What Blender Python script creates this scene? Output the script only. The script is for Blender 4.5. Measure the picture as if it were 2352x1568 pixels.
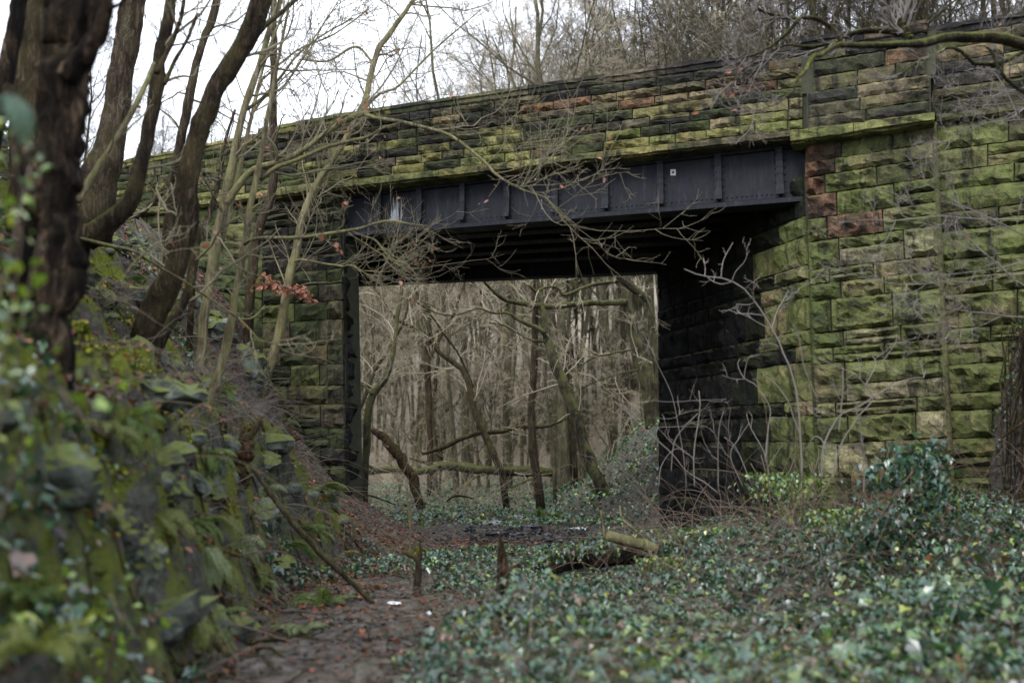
import bpy, math, random
import numpy as np
from mathutils import Vector, noise as mnoise

sc = bpy.context.scene
COL = sc.collection
for o in list(bpy.data.objects):
    bpy.data.objects.remove(o)

# ------------------------------------------------------------------ camera
FPX = 2287.0                     # focal length measured in pixels of a 2352 px wide picture
CAMZ, HOR = 1.15, 1085.0
TILT = math.atan((HOR - 784.0) / FPX)
cam = bpy.data.cameras.new('camera')
camo = bpy.data.objects.new('camera', cam)
COL.objects.link(camo)
cam.sensor_width = 36.0
cam.lens = 36.0 * FPX / 2352.0
cam.clip_start, cam.clip_end = 0.1, 2000.0
camo.location = (0, 0, CAMZ)
camo.rotation_euler = (math.radians(90) + TILT, 0, 0)
cam.dof.use_dof = True
cam.dof.focus_distance = 17.0
cam.dof.aperture_fstop = 1.05
sc.camera = camo

# ------------------------------------------------------------------ sky and sun
SUN_EL, SUN_AZ = math.radians(42), math.radians(205)      # soft light from behind the camera
w = bpy.data.worlds.new('World')
sc.world = w
w.use_nodes = True
nt = w.node_tree
nt.nodes.clear()
wo = nt.nodes.new('ShaderNodeOutputWorld')
bg = nt.nodes.new('ShaderNodeBackground')
bg.inputs['Strength'].default_value = 0.11
sky = nt.nodes.new('ShaderNodeTexSky')
sky.sky_type = 'NISHITA'
sky.sun_disc = False
sky.sun_elevation, sky.sun_rotation = SUN_EL, SUN_AZ
tc = nt.nodes.new('ShaderNodeTexCoord')
cn = nt.nodes.new('ShaderNodeTexNoise')
cn.inputs['Scale'].default_value = 3.2
cn.inputs['Detail'].default_value = 6.0
cn.inputs['Roughness'].default_value = 0.55
cr = nt.nodes.new('ShaderNodeValToRGB')
cr.color_ramp.elements[0].position, cr.color_ramp.elements[0].color = 0.28, (0.80, 0.80, 0.80, 1)
cr.color_ramp.elements[1].position, cr.color_ramp.elements[1].color = 0.62, (0.99, 0.99, 0.99, 1)
cm = nt.nodes.new('ShaderNodeMixRGB')
cm.inputs['Color2'].default_value = (8.7, 9.2, 10.3, 1)
nt.links.new(tc.outputs['Generated'], cn.inputs['Vector'])
nt.links.new(cn.outputs['Fac'], cr.inputs['Fac'])
nt.links.new(cr.outputs['Color'], cm.inputs['Fac'])
nt.links.new(sky.outputs['Color'], cm.inputs['Color1'])
nt.links.new(cm.outputs['Color'], bg.inputs['Color'])
nt.links.new(bg.outputs['Background'], wo.inputs['Surface'])

sl = bpy.data.lights.new('sun', 'SUN')
sl.energy = 1.3
sl.angle = math.radians(25)
sl.color = (1.0, 0.975, 0.94)
so = bpy.data.objects.new('sun', sl)
COL.objects.link(so)
sd = Vector((math.sin(SUN_AZ) * math.cos(SUN_EL), math.cos(SUN_AZ) * math.cos(SUN_EL), math.sin(SUN_EL)))
so.rotation_euler = sd.to_track_quat('Z', 'Y').to_euler()

sc.view_settings.view_transform = 'Standard'
sc.view_settings.look = 'None'
sc.view_settings.gamma = 1.0
sc.view_settings.exposure = 1.2
sc.view_settings.use_curve_mapping = False
sc.render.engine = 'CYCLES'
sc.cycles.use_denoising = True
sc.cycles.max_bounces = 8
sc.cycles.diffuse_bounces = 5
sc.cycles.volume_bounces = 1
sc.cycles.glossy_bounces = 2
sc.cycles.transmission_bounces = 2
sc.cycles.transparent_max_bounces = 4

# ------------------------------------------------------------------ picture point -> place
CT, ST = math.cos(TILT), math.sin(TILT)
CAM = np.array([0, 0, CAMZ])

def ray(u, v):
    a, b = (u - 1176.0) / FPX, (784.0 - v) / FPX
    return np.array([a, CT - b * ST, ST + b * CT])

def at(u, v, d):
    r = ray(u, v)
    return CAM + r * (d / r[1])

def lin(a, b):
    return lambda x: a[1] + (b[1] - a[1]) * (x - a[0]) / (b[0] - a[0])

# ------------------------------------------------------------------ mesh helpers
def tag(o, label=None, cat=None, group=None, kind=None):
    if label: o['label'] = label
    if cat: o['category'] = cat
    if group: o['group'] = group
    if kind: o['kind'] = kind
    return o

def empty(name, loc, label, cat, group=None):
    o = bpy.data.objects.new(name, None)
    o.empty_display_size = 0.2
    o.location = loc
    COL.objects.link(o)
    return tag(o, label, cat, group)

def mesh_data(name, V, F3=None, F4=None, mat=None, smooth=False, col=None):
    V = np.asarray(V, dtype=np.float32).reshape(-1, 3)
    F3 = np.zeros((0, 3), np.int32) if F3 is None else np.asarray(F3, np.int32).reshape(-1, 3)
    F4 = np.zeros((0, 4), np.int32) if F4 is None else np.asarray(F4, np.int32).reshape(-1, 4)
    me = bpy.data.meshes.new(name)
    me.vertices.add(len(V))
    me.vertices.foreach_set('co', V.ravel())
    me.loops.add(F3.size + F4.size)
    me.loops.foreach_set('vertex_index', np.concatenate([F3.ravel(), F4.ravel()]).astype(np.int32))
    me.polygons.add(len(F3) + len(F4))
    st = np.concatenate([np.arange(len(F3)) * 3, F3.size + np.arange(len(F4)) * 4]).astype(np.int32)
    me.polygons.foreach_set('loop_start', st)
    me.polygons.foreach_set('loop_total', np.concatenate([np.full(len(F3), 3), np.full(len(F4), 4)]).astype(np.int32))
    me.polygons.foreach_set('use_smooth', np.full(len(F3) + len(F4), smooth, dtype=bool))
    if col is not None:
        ca = me.color_attributes.new('Col', 'FLOAT_COLOR', 'POINT')
        c = np.ones((len(V), 4), np.float32)
        c[:, :3] = col
        ca.data.foreach_set('color', c.ravel())
    me.update(calc_edges=True)
    if mat: me.materials.append(mat)
    return me

def put(name, me, parent=None, loc=None):
    o = bpy.data.objects.new(name, me)
    COL.objects.link(o)
    if parent is not None: o.parent = parent
    if loc is not None: o.location = loc
    return o

def world_loc(o):
    p = np.zeros(3)
    while o is not None:
        p = p + np.array(o.location)
        o = o.parent
    return p

def mk(name, V, F3=None, F4=None, mat=None, parent=None, smooth=False, col=None, origin=None):
    """Vertices in world coordinates; the object's own origin is at its parent (or at `origin`)."""
    V = np.asarray(V, float).reshape(-1, 3)
    if parent is not None:
        base = world_loc(parent)
        return put(name, mesh_data(name, V - base, F3, F4, mat, smooth, col), parent)
    if origin is None:
        origin = np.array([V[:, 0].mean(), V[:, 1].mean(), V[:, 2].min()])
    return put(name, mesh_data(name, V - origin, F3, F4, mat, smooth, col), None, origin)

class MB:
    """collects pieces of one mesh"""
    def __init__(s):
        s.V, s.F3, s.F4, s.C, s.n = [], [], [], [], 0
    def add(s, V, F3=None, F4=None, col=None):
        V = np.asarray(V, float).reshape(-1, 3)
        if F3 is not None and len(F3): s.F3.append(np.asarray(F3).reshape(-1, 3) + s.n)
        if F4 is not None and len(F4): s.F4.append(np.asarray(F4).reshape(-1, 4) + s.n)
        s.V.append(V)
        if col is not None: s.C.append(np.broadcast_to(np.asarray(col, float), (len(V), 3)))
        s.n += len(V)
        return s
    def get(s):
        return (np.concatenate(s.V), np.concatenate(s.F3) if s.F3 else None,
                np.concatenate(s.F4) if s.F4 else None, np.concatenate(s.C) if s.C else None)
    def build(s, name, mat, parent=None, smooth=False, origin=None):
        V, a, b, c = s.get()
        return mk(name, V, a, b, mat, parent, smooth, c, origin)
    def prism(s, bottom, top):
        """two loops of n points each, joined, both ends closed (n = 4)"""
        n = len(bottom)
        V = np.concatenate([bottom, top])
        q = [[i, (i + 1) % n, n + (i + 1) % n, n + i] for i in range(n)]
        if n == 4:
            q += [[3, 2, 1, 0], [4, 5, 6, 7]]
            return s.add(V, None, q)
        t = [[0, i + 1, i] for i in range(1, n - 1)] + [[n, n + i, n + i + 1] for i in range(1, n - 1)]
        return s.add(V, t, q)

def unit(v):
    v = np.asarray(v, float)
    return v / np.maximum(np.linalg.norm(v, axis=-1, keepdims=True), 1e-9)

# ------------------------------------------------------------------ noise for arrays
def _h(ix, iy, s):
    h = (ix * 374761393 + iy * 668265263 + s * 974634113) & 0xFFFFFFFF
    h = ((h ^ (h >> 13)) * 1274126177) & 0xFFFFFFFF
    return ((h ^ (h >> 16)) & 0xFFFF) / 65535.0

def vn(x, y, s=0):
    x, y = np.asarray(x, float), np.asarray(y, float)
    ix, iy = np.floor(x).astype(np.int64), np.floor(y).astype(np.int64)
    fx, fy = x - ix, y - iy
    fx, fy = fx * fx * (3 - 2 * fx), fy * fy * (3 - 2 * fy)
    a, b = _h(ix, iy, s), _h(ix + 1, iy, s)
    c, d = _h(ix, iy + 1, s), _h(ix + 1, iy + 1, s)
    return (a + (b - a) * fx) * (1 - fy) + (c + (d - c) * fx) * fy

def fbm(x, y, s=0, o=4):
    r, a, t = 0.0, 1.0, 0.0
    for k in range(o):
        r = r + a * vn(np.asarray(x) * 2 ** k, np.asarray(y) * 2 ** k, s + k)
        t += a
        a *= 0.5
    return r / t * 2 - 1

# ------------------------------------------------------------------ node helpers
class NT:
    def __init__(s, name, rough=0.8, spec=0.3):
        s.m = bpy.data.materials.new(name)
        s.m.use_nodes = True
        s.t = s.m.node_tree
        s.b = s.t.nodes['Principled BSDF']
        s.b.inputs['Roughness'].default_value = rough
        s.b.inputs['Specular IOR Level'].default_value = spec
        s.c = s.t.nodes.new('ShaderNodeTexCoord')
    def new(s, t): return s.t.nodes.new(t)
    def link(s, a, b):
        s.t.links.new(a, b)
        return s
    def val(s, sock, x):
        if x is None: return
        if isinstance(x, bpy.types.NodeSocket): s.t.links.new(x, sock)
        elif isinstance(x, (tuple, list)): sock.default_value = (*x, 1) if (len(x) == 3 and sock.type == 'RGBA') else x
        else: sock.default_value = x
    def coord(s, scale=(1, 1, 1), kind='Object'):
        mp = s.new('ShaderNodeMapping')
        s.link(s.c.outputs[kind], mp.inputs['Vector'])
        mp.inputs['Scale'].default_value = scale
        return mp.outputs['Vector']
    def pos(s, scale=(1, 1, 1)):
        g = s.new('ShaderNodeNewGeometry')
        mp = s.new('ShaderNodeMapping')
        s.link(g.outputs['Position'], mp.inputs['Vector'])
        mp.inputs['Scale'].default_value = scale
        return mp.outputs['Vector']
    def noise(s, vec, scale, detail=5, rough=0.6, dist=0.0):
        n = s.new('ShaderNodeTexNoise')
        s.link(vec, n.inputs['Vector'])
        n.inputs['Scale'].default_value = scale
        n.inputs['Detail'].default_value = detail
        n.inputs['Roughness'].default_value = rough
        n.inputs['Distortion'].default_value = dist
        return n.outputs['Fac']
    def voro(s, vec, scale, feat='F1'):
        n = s.new('ShaderNodeTexVoronoi')
        n.feature = feat
        s.link(vec, n.inputs['Vector'])
        n.inputs['Scale'].default_value = scale
        return n.outputs['Distance']
    def ramp(s, fac, pts):
        r = s.new('ShaderNodeValToRGB')
        e = r.color_ramp.elements
        while len(e) < len(pts): e.new(0.5)
        for k, (p, c) in enumerate(pts):
            e[k].position = p
            e[k].color = (*c, 1) if isinstance(c, (tuple, list)) else (c, c, c, 1)
        s.val(r.inputs['Fac'], fac)
        return r.outputs['Color']
    def mix(s, fac, a, b, mode='MIX'):
        n = s.new('ShaderNodeMixRGB')
        n.blend_type = mode
        s.val(n.inputs['Fac'], fac)
        s.val(n.inputs['Color1'], a)
        s.val(n.inputs['Color2'], b)
        return n.outputs['Color']
    def math(s, op, a, b=None, clamp=False):
        n = s.new('ShaderNodeMath')
        n.operation = op
        n.use_clamp = clamp
        s.val(n.inputs[0], a)
        if b is not None: s.val(n.inputs[1], b)
        return n.outputs[0]
    def normal_z(s):
        g = s.new('ShaderNodeNewGeometry')
        x = s.new('ShaderNodeSeparateXYZ')
        s.link(g.outputs['Normal'], x.inputs[0])
        return x.outputs['Z']
    def bump(s, h, strength=0.5, dist=0.02):
        n = s.new('ShaderNodeBump')
        n.inputs['Strength'].default_value = strength
        n.inputs['Distance'].default_value = dist
        s.val(n.inputs['Height'], h)
        s.link(n.outputs['Normal'], s.b.inputs['Normal'])
        return s
    def color(s, c):
        s.val(s.b.inputs['Base Color'], c)
        return s
    def vcol(s):
        a = s.new('ShaderNodeVertexColor')
        a.layer_name = 'Col'
        return a.outputs['Color']
    def obj(s):
        return s.new('ShaderNodeObjectInfo').outputs

# ------------------------------------------------------------------ materials
def stone_mat():
    n = NT('sandstone', 0.92, 0.08)
    oi = n.obj()
    p = n.pos()
    big = n.noise(p, 1.7, 6, 0.68, 0.5)
    mid = n.noise(p, 9.0, 6, 0.68, 0.5)
    fine = n.noise(p, 46.0, 4, 0.72)
    c = n.mix(n.ramp(mid, [(0.3, 0.0), (0.7, 1.0)]), n.mix(1.0, oi['Color'], (0.36, 0.35, 0.35), 'MULTIPLY'), n.mix(1.0, oi['Color'], (1.25, 1.17, 1.04), 'MULTIPLY'))
    soot = n.ramp(big, [(0.44, 0.0), (0.58, 1.0)])                           # soot runs on over the joints
    c = n.mix(n.math('MULTIPLY', soot, 0.82), c, (0.017, 0.017, 0.018))
    alg = n.noise(p, 2.9, 7, 0.70, 0.8)
    am = n.math('MULTIPLY', n.ramp(alg, [(0.38, 0.0), (0.56, 1.0)]), n.math('MULTIPLY', oi['Alpha'], 0.92))
    ac = n.mix(n.noise(p, 13.0, 5, 0.7), (0.034, 0.062, 0.020), (0.190, 0.215, 0.062))
    c = n.mix(am, c, ac)
    st = n.ramp(n.noise(n.pos((7, 7, 0.55)), 1.0, 6, 0.7), [(0.52, 0.0), (0.64, 0.85)])   # damp streaks
    c = n.mix(st, c, (0.020, 0.021, 0.018))
    top = n.math('MULTIPLY', n.ramp(n.normal_z(), [(0.35, 0.0), (0.8, 1.0)]), n.ramp(mid, [(0.35, 0.0), (0.6, 0.75)]))
    c = n.mix(n.math('MULTIPLY', top, 0.6), c, (0.13, 0.14, 0.05))
    pale = n.ramp(n.noise(p, 5.3, 6, 0.75, 0.3), [(0.62, 0.0), (0.70, 0.55)])
    c = n.mix(pale, c, n.mix(1.0, oi['Color'], (1.7, 1.6, 1.4), 'MULTIPLY'))
    pit = n.ramp(n.voro(p, 17.0), [(0.05, 0.10), (0.12, 1.0)])
    c = n.mix(1.0, c, n.ramp(fine, [(0.25, 0.62), (0.7, 1.18)]), 'MULTIPLY')
    c = n.mix(0.6, c, n.mix(1.0, c, pit, 'MULTIPLY'))
    n.color(c)
    h = n.math('ADD', n.math('MULTIPLY', mid, 1.0), n.math('MULTIPLY', fine, 0.35))
    h = n.math('ADD', h, n.math('MULTIPLY', pit, 0.3))
    n.bump(h, 1.0, 0.05)
    return n.m

def mortar_mat():
    n = NT('old mortar', 0.95, 0.1)
    p = n.pos()
    n.color(n.mix(n.noise(p, 6.0), (0.018, 0.018, 0.016), (0.075, 0.078, 0.05)))
    n.bump(n.noise(p, 30.0), 0.6, 0.02)
    return n.m

def iron_mat():
    n = NT('painted iron', 0.65, 0.18)
    p = n.pos()
    a = n.noise(p, 3.0, 6, 0.65)
    c = n.mix(n.ramp(a, [(0.35, 0.0), (0.7, 1.0)]), (0.0080, 0.0090, 0.0130), (0.0165, 0.0185, 0.0260))
    st = n.noise(n.pos((9, 9, 0.8)), 1.6, 5, 0.7)
    c = n.mix(n.math('MULTIPLY', n.ramp(st, [(0.52, 0.0), (0.72, 1.0)]), 0.5), c, (0.055, 0.060, 0.075))
    rust = n.ramp(n.noise(p, 7.0, 6, 0.7), [(0.60, 0.0), (0.72, 0.6)])
    c = n.mix(rust, c, (0.028, 0.017, 0.012))
    gr = n.ramp(n.noise(n.pos((5, 5, 1.2)), 2.0, 6, 0.75), [(0.45, 0.0), (0.65, 0.8)])
    c = n.mix(gr, c, (0.007, 0.007, 0.008))
    n.color(c)
    n.link(n.ramp(a, [(0.3, 0.55), (0.7, 0.8)]), n.b.inputs['Roughness'])
    n.bump(n.noise(p, 24.0, 4), 0.25, 0.01)
    return n.m

def lime_mat():
    n = NT('lime stain', 0.8, 0.2)
    p = n.pos((14, 14, 2.2))
    n.color(n.ramp(n.noise(p, 2.5, 6, 0.75), [(0.30, (0.04, 0.042, 0.05)), (0.62, (0.36, 0.37, 0.42))]))
    return n.m

def bark_mat(name, dark, light, moss=(0.13, 0.16, 0.03), mossy=0.35, alg=0.3, algc=(0.16, 0.17, 0.07), sc_=14.0, bump=0.8):
    n = NT(name, 0.92, 0.08)
    v = n.coord((1, 1, 0.22))
    p = n.coord()
    a = n.noise(v, sc_, 6, 0.68, 0.5)
    b = n.noise(p, 2.6, 5, 0.6)
    fs = n.noise(n.coord((1, 1, 0.13)), sc_ * 1.7, 7, 0.72, 0.8)
    rg = n.math('ABSOLUTE', n.math('SUBTRACT', fs, 0.5))
    c = n.ramp(a, [(0.30, tuple(x * 0.55 for x in dark)), (0.46, dark), (0.66, light)])
    c = n.mix(n.ramp(rg, [(0.0, 0.85), (0.06, 0.0)]), c, tuple(x * 0.22 for x in dark))
    kn = n.ramp(n.noise(p, 7.0, 6, 0.75, 1.0), [(0.60, 0.0), (0.70, 0.8)])
    c = n.mix(kn, c, tuple(x * 1.25 for x in light))
    c = n.mix(n.math('MULTIPLY', n.ramp(b, [(0.42, 0.0), (0.62, 1.0)]), alg), c, algc)
    up = n.ramp(n.math('ADD', n.normal_z(), n.math('MULTIPLY', n.math('SUBTRACT', n.noise(p, 5.0, 5, 0.7), 0.5), 1.6)), [(0.25, 0.0), (0.55, 1.0)])
    c = n.mix(n.math('MULTIPLY', up, mossy), c, n.mix(n.noise(p, 20.0), tuple(x * 0.55 for x in moss), tuple(x * 1.25 for x in moss)))
    n.color(c)
    n.bump(n.math('ADD', n.math('ADD', a, n.math('MULTIPLY', n.noise(v, sc_ * 3.1, 4), 0.4)), n.ramp(rg, [(0.0, 0.0), (0.10, 1.0)])), bump, 0.035)
    return n.m

def leaf_mat(name, rough=0.38, spec=0.5, trans=0.25):
    n = NT(name, rough, spec)
    c = n.vcol()
    n.color(c)
    n.b.inputs['Transmission Weight'].default_value = 0.0
    if trans > 0:
        tr = n.new('ShaderNodeBsdfTranslucent')
        n.link(n.mix(1.0, c, (1.5, 1.6, 0.8), 'MULTIPLY'), tr.inputs['Color'])
        mx = n.new('ShaderNodeMixShader')
        mx.inputs['Fac'].default_value = trans
        n.link(n.b.outputs[0], mx.inputs[1])
        n.link(tr.outputs[0], mx.inputs[2])
        n.link(mx.outputs[0], n.t.nodes['Material Output'].inputs['Surface'])
    return n.m

def ground_mat():
    n = NT('woodland soil', 0.92, 0.10)
    p = n.pos()
    a = n.noise(p, 1.3, 6, 0.65)
    b = n.noise(p, 11.0, 6, 0.7, 0.6)
    f = n.noise(p, 38.0, 5, 0.7)
    c = n.ramp(b, [(0.28, (0.012, 0.011, 0.010)), (0.48, (0.075, 0.068, 0.061)), (0.70, (0.185, 0.170, 0.154))])
    c = n.mix(n.ramp(f, [(0.56, 0.0), (0.63, 0.65)]), c, (0.15, 0.055, 0.032))
    up = n.ramp(n.math('ADD', n.normal_z(), n.math('MULTIPLY', n.math('SUBTRACT', a, 0.5), 1.2)), [(0.55, 0.0), (0.85, 1.0)])
    mo = n.math('MULTIPLY', n.ramp(n.noise(p, 2.1, 6, 0.7), [(0.47, 0.0), (0.54, 1.0)]), n.ramp(n.normal_z(), [(0.15, 0.0), (0.40, 1.0)]))
    at_ = n.new('ShaderNodeVertexColor')
    at_.layer_name = 'Col'
    sp = n.new('ShaderNodeSeparateColor')
    n.link(at_.outputs['Color'], sp.inputs[0])
    mossc = n.mix(n.noise(p, 30.0), (0.030, 0.045, 0.008), (0.16, 0.18, 0.025))
    rock = n.math('MULTIPLY', n.ramp(n.normal_z(), [(0.30, 1.0), (0.62, 0.0)]), sp.outputs['Red'])
    rc = n.ramp(n.noise(n.pos((1, 1, 2.5)), 4.0, 7, 0.7), [(0.3, (0.012, 0.013, 0.012)), (0.52, (0.055, 0.062, 0.050)), (0.72, (0.15, 0.165, 0.125))])
    c = n.mix(n.math('MULTIPLY', sp.outputs['Red'], 0.5), c, n.mix(1.0, c, (0.45, 0.40, 0.34), 'MULTIPLY'))
    c = n.mix(rock, c, rc)
    c = n.mix(n.math('MULTIPLY', mo, sp.outputs['Green']), c, mossc)                       # moss grows on the bank
    c = n.mix(sp.outputs['Blue'], c, n.mix(b, (0.13, 0.108, 0.080), (0.33, 0.285, 0.22)))  # dry brown litter of the far wood, paled to stand in for haze
    n.color(c)
    n.bump(n.math('ADD', b, n.math('MULTIPLY', f, 0.5)), 0.9, 0.05)
    return n.m

def rock_mat():
    n = NT('mossy rock', 0.85, 0.25)
    p = n.pos()
    a = n.noise(p, 3.2, 7, 0.68, 0.4)
    c = n.ramp(a, [(0.34, (0.012, 0.014, 0.013)), (0.48, (0.060, 0.070, 0.060)), (0.64, (0.20, 0.225, 0.185))])
    mo = n.ramp(n.math('ADD', n.normal_z(), n.math('MULTIPLY', n.math('SUBTRACT', n.noise(p, 4.0, 6, 0.7), 0.5), 1.8)), [(0.22, 0.0), (0.50, 1.0)])
    c = n.mix(n.math('MULTIPLY', mo, 0.85), c, n.mix(n.noise(p, 24.0), (0.035, 0.05, 0.010), (0.15, 0.17, 0.028)))
    n.color(c)
    n.bump(n.math('ADD', a, n.math('MULTIPLY', n.noise(p, 22.0, 5), 0.4)), 0.8, 0.05)
    return n.m

def plain(name, col, rough=0.6, spec=0.4, var=0.3, sc_=12.0):
    n = NT(name, rough, spec)
    p = n.coord()
    n.color(n.mix(n.noise(p, sc_), tuple(x * (1 - var) for x in col), tuple(x * (1 + var) for x in col)))
    return n.m

M = {}
M['stone'] = stone_mat()
M['mortar'] = mortar_mat()
M['iron'] = iron_mat()
M['lime'] = lime_mat()
M['ground'] = ground_mat()
M['rock'] = rock_mat()
M['leaf'] = leaf_mat('ivy leaf', 0.28, 0.9, 0.15)
M['fern'] = leaf_mat('fern leaf', 0.55, 0.3, 0.35)
M['dead'] = leaf_mat('dead leaf', 0.6, 0.3, 0.2)
M['moss'] = leaf_mat('moss', 0.9, 0.1, 0.1)
M['bark_black'] = bark_mat('blackened bark', (0.012, 0.010, 0.009), (0.155, 0.105, 0.070), mossy=0.08, alg=0.15, algc=(0.10, 0.075, 0.045), sc_=9.0, bump=1.0)
M['bark_brown'] = bark_mat('brown bark', (0.062, 0.045, 0.033), (0.165, 0.125, 0.092), mossy=0.30, alg=0.45, algc=(0.11, 0.095, 0.045), sc_=20.0)
M['bark_dark'] = bark_mat('dark ridged bark', (0.040, 0.030, 0.022), (0.125, 0.092, 0.062), mossy=0.35, alg=0.40, algc=(0.125, 0.105, 0.045), sc_=17.0)
M['bark_pale'] = bark_mat('pale bark', (0.125, 0.105, 0.066), (0.265, 0.235, 0.155), mossy=0.25, alg=0.6, algc=(0.21, 0.20, 0.085), sc_=8.0, bump=0.5)
M['bark_far'] = bark_mat('woodland bark', (0.115, 0.098, 0.068), (0.250, 0.218, 0.155), mossy=0.5, alg=0.55, algc=(0.150, 0.150, 0.070), sc_=12.0)  # woodland bark kept pale, its colour stands in for distance haze
M['bark_moss'] = bark_mat('mossy bark', (0.045, 0.040, 0.028), (0.13, 0.115, 0.08), moss=(0.145, 0.155, 0.050), mossy=0.75, alg=0.6, algc=(0.135, 0.130, 0.060), sc_=12.0)
M['bark_limb'] = bark_mat('moss topped bark', (0.035, 0.028, 0.020), (0.10, 0.085, 0.06), moss=(0.155, 0.180, 0.030), mossy=0.75, alg=0.2, algc=(0.11, 0.11, 0.04), sc_=12.0)
M['bark_red'] = bark_mat('rotten red wood', (0.050, 0.026, 0.018), (0.17, 0.085, 0.055), mossy=0.2, alg=0.2, sc_=14.0)
M['twig'] = plain('twig bark', (0.115, 0.098, 0.072), 0.85, 0.15, 0.45, 1.5)
M['twig_pale'] = plain('pale twig bark', (0.155, 0.135, 0.088), 0.8, 0.2, 0.4, 2.0)
M['twig_grey'] = plain('grey elder twig', (0.160, 0.140, 0.125), 0.75, 0.25, 0.35, 3.0)
M['twig_far'] = plain('woodland twig', (0.320, 0.278, 0.200), 0.85, 0.1, 0.35, 0.6)  # pale tone carries the haze of the wood in the twig colour
M['bark_sky'] = bark_mat('skyline bark', (0.060, 0.050, 0.036), (0.145, 0.122, 0.088), mossy=0.2, alg=0.4, sc_=12.0)
M['twig_sky'] = plain('skyline twig', (0.105, 0.088, 0.068), 0.85, 0.1, 0.4, 0.6)
M['stem'] = plain('bramble stem', (0.115, 0.085, 0.062), 0.7, 0.3, 0.5, 2.0)
M['bagblack'] = plain('black plastic', (0.016, 0.017, 0.022), 0.28, 0.6, 0.3)
M['litter_white'] = plain('white plastic', (0.62, 0.63, 0.66), 0.45, 0.4, 0.12)
M['plate_white'] = plain('pale tag plate', (0.40, 0.40, 0.42), 0.7, 0.3, 0.3, 40.0)
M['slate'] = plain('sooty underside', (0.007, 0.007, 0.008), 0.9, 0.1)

# ------------------------------------------------------------------ tubes and branching
def tubes(P, R, sides, rough=0.0, rng=None):
    """P (N,n,3), R (N,n) -> vertices and quads of N tapering tubes"""
    N, n, _ = P.shape
    T = unit(np.gradient(P, axis=1))
    mt = unit(T.mean(axis=1))
    ref = np.where(np.abs(mt[:, 2:3]) < 0.75, np.array([[0, 0, 1.0]]), np.array([[0, 1.0, 0.08]]))
    U = unit(np.cross(np.broadcast_to(ref[:, None, :], T.shape), T))
    W = np.cross(T, U)
    a = np.arange(sides) * 2 * math.pi / sides
    rr = np.broadcast_to(R[:, :, None], (N, n, sides)).copy()
    if rough > 0:
        g = rng.normal(0, 1, (N, n, sides))
        g = g + 0.8 * np.roll(g, 1, 2) + 0.8 * np.roll(g, -1, 2)
        g2 = g.copy()
        g2[:, 1:] += g[:, :-1]
        g2[:, :-1] += g[:, 1:]
        ridges = rng.normal(0, 1, (N, 1, sides)) * 1.5
        rr = rr * (1 + rough * (g2 * 0.35 + ridges * 0.4))
    V = P[:, :, None, :] + rr[..., None] * (np.cos(a)[None, None, :, None] * U[:, :, None, :] + np.sin(a)[None, None, :, None] * W[:, :, None, :])
    i = np.arange(n - 1)[:, None] * sides
    j = np.arange(sides)[None, :]
    j2 = (j + 1) % sides
    f = np.stack([i + j, i + j2, i + sides + j2, i + sides + j], -1).reshape(-1, 4)
    F = (f[None] + (np.arange(N) * n * sides)[:, None, None]).reshape(-1, 4)
    return V.reshape(-1, 3), F

def kids(rng, P, R, k, t0, t1, lo, hi, a0, a1, seg, wan, trop, rr, rmin, taper=0.35, absolute=False, bias=None, rmax=9.):
    """k side branches on every parent, as new arrays of polylines"""
    N, n, _ = P.shape
    Mn = N * k
    ix = np.repeat(np.arange(N), k)
    tf = rng.uniform(t0, t1, Mn)
    t = np.minimum(tf * (n - 1), n - 1.001)
    i = t.astype(int)
    f = (t - i)[:, None]
    p = P[ix, i] * (1 - f) + P[ix, i + 1] * f
    d0 = unit(P[ix, i + 1] - P[ix, i])
    rl = R[ix, i] * (1 - f[:, 0]) + R[ix, i + 1] * f[:, 0]
    Lp = np.linalg.norm(np.diff(P, axis=1), axis=2).sum(1)[ix]
    g = rng.normal(0, 1, (Mn, 3))
    if bias is not None: g = g + np.asarray(bias)
    perp = unit(g - (g * d0).sum(1, keepdims=True) * d0)
    an = np.radians(rng.uniform(a0, a1, Mn))[:, None]
    d = np.cos(an) * d0 + np.sin(an) * perp
    L = rng.uniform(lo, hi, Mn) * (1.0 if absolute else Lp * (1 - 0.45 * tf))
    pts = [p]
    for _ in range(seg):
        d = unit(d + rng.normal(0, wan, (Mn, 3)) + np.array([0, 0, trop]))
        p = p + d * (L / seg)[:, None]
        pts.append(p)
    r0 = np.maximum(np.minimum(np.minimum(rl * rr, rl * 0.9), rmax), rmin)
    Rn = r0[:, None] * np.linspace(1, taper, seg + 1)[None, :]
    return np.stack(pts, 1), Rn

def spline(pts, n):
    pts = np.asarray(pts, float)
    q = np.concatenate([[2 * pts[0] - pts[1]], pts, [2 * pts[-1] - pts[-2]]])
    ln = np.linalg.norm(np.diff(pts[:, :3], axis=0), axis=1)
    s = np.concatenate([[0], np.cumsum(ln)])
    out = []
    for x in np.linspace(0, s[-1], n):
        i = min(np.searchsorted(s, x, side='right') - 1, len(pts) - 2)
        t = (x - s[i]) / max(ln[i], 1e-9)
        a, b, c, d = q[i], q[i + 1], q[i + 2], q[i + 3]
        out.append(0.5 * (2 * b + (c - a) * t + (2 * a - 5 * b + 4 * c - d) * t * t + (3 * b - a - 3 * c + d) * t ** 3))
    return np.array(out)

def px_line(pts, d0, d1, n, rng=None, wob=0.0):
    """(u, v, width in px) points at depths d0..d1 -> (1,n,3), (1,n)"""
    w_ = []
    m = len(pts)
    for k, (u, v, wd) in enumerate(pts):
        d = d0 + (d1 - d0) * k / max(m - 1, 1)
        w_.append([*at(u, v, d), wd * 0.5 / FPX * d])
    s = spline(w_, n)
    P, R = s[:, :3], np.maximum(s[:, 3], 0.002)
    if wob and rng is not None:
        P = P + rng.normal(0, wob, P.shape) * R[:, None]
    return P[None], R[None]

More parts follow.
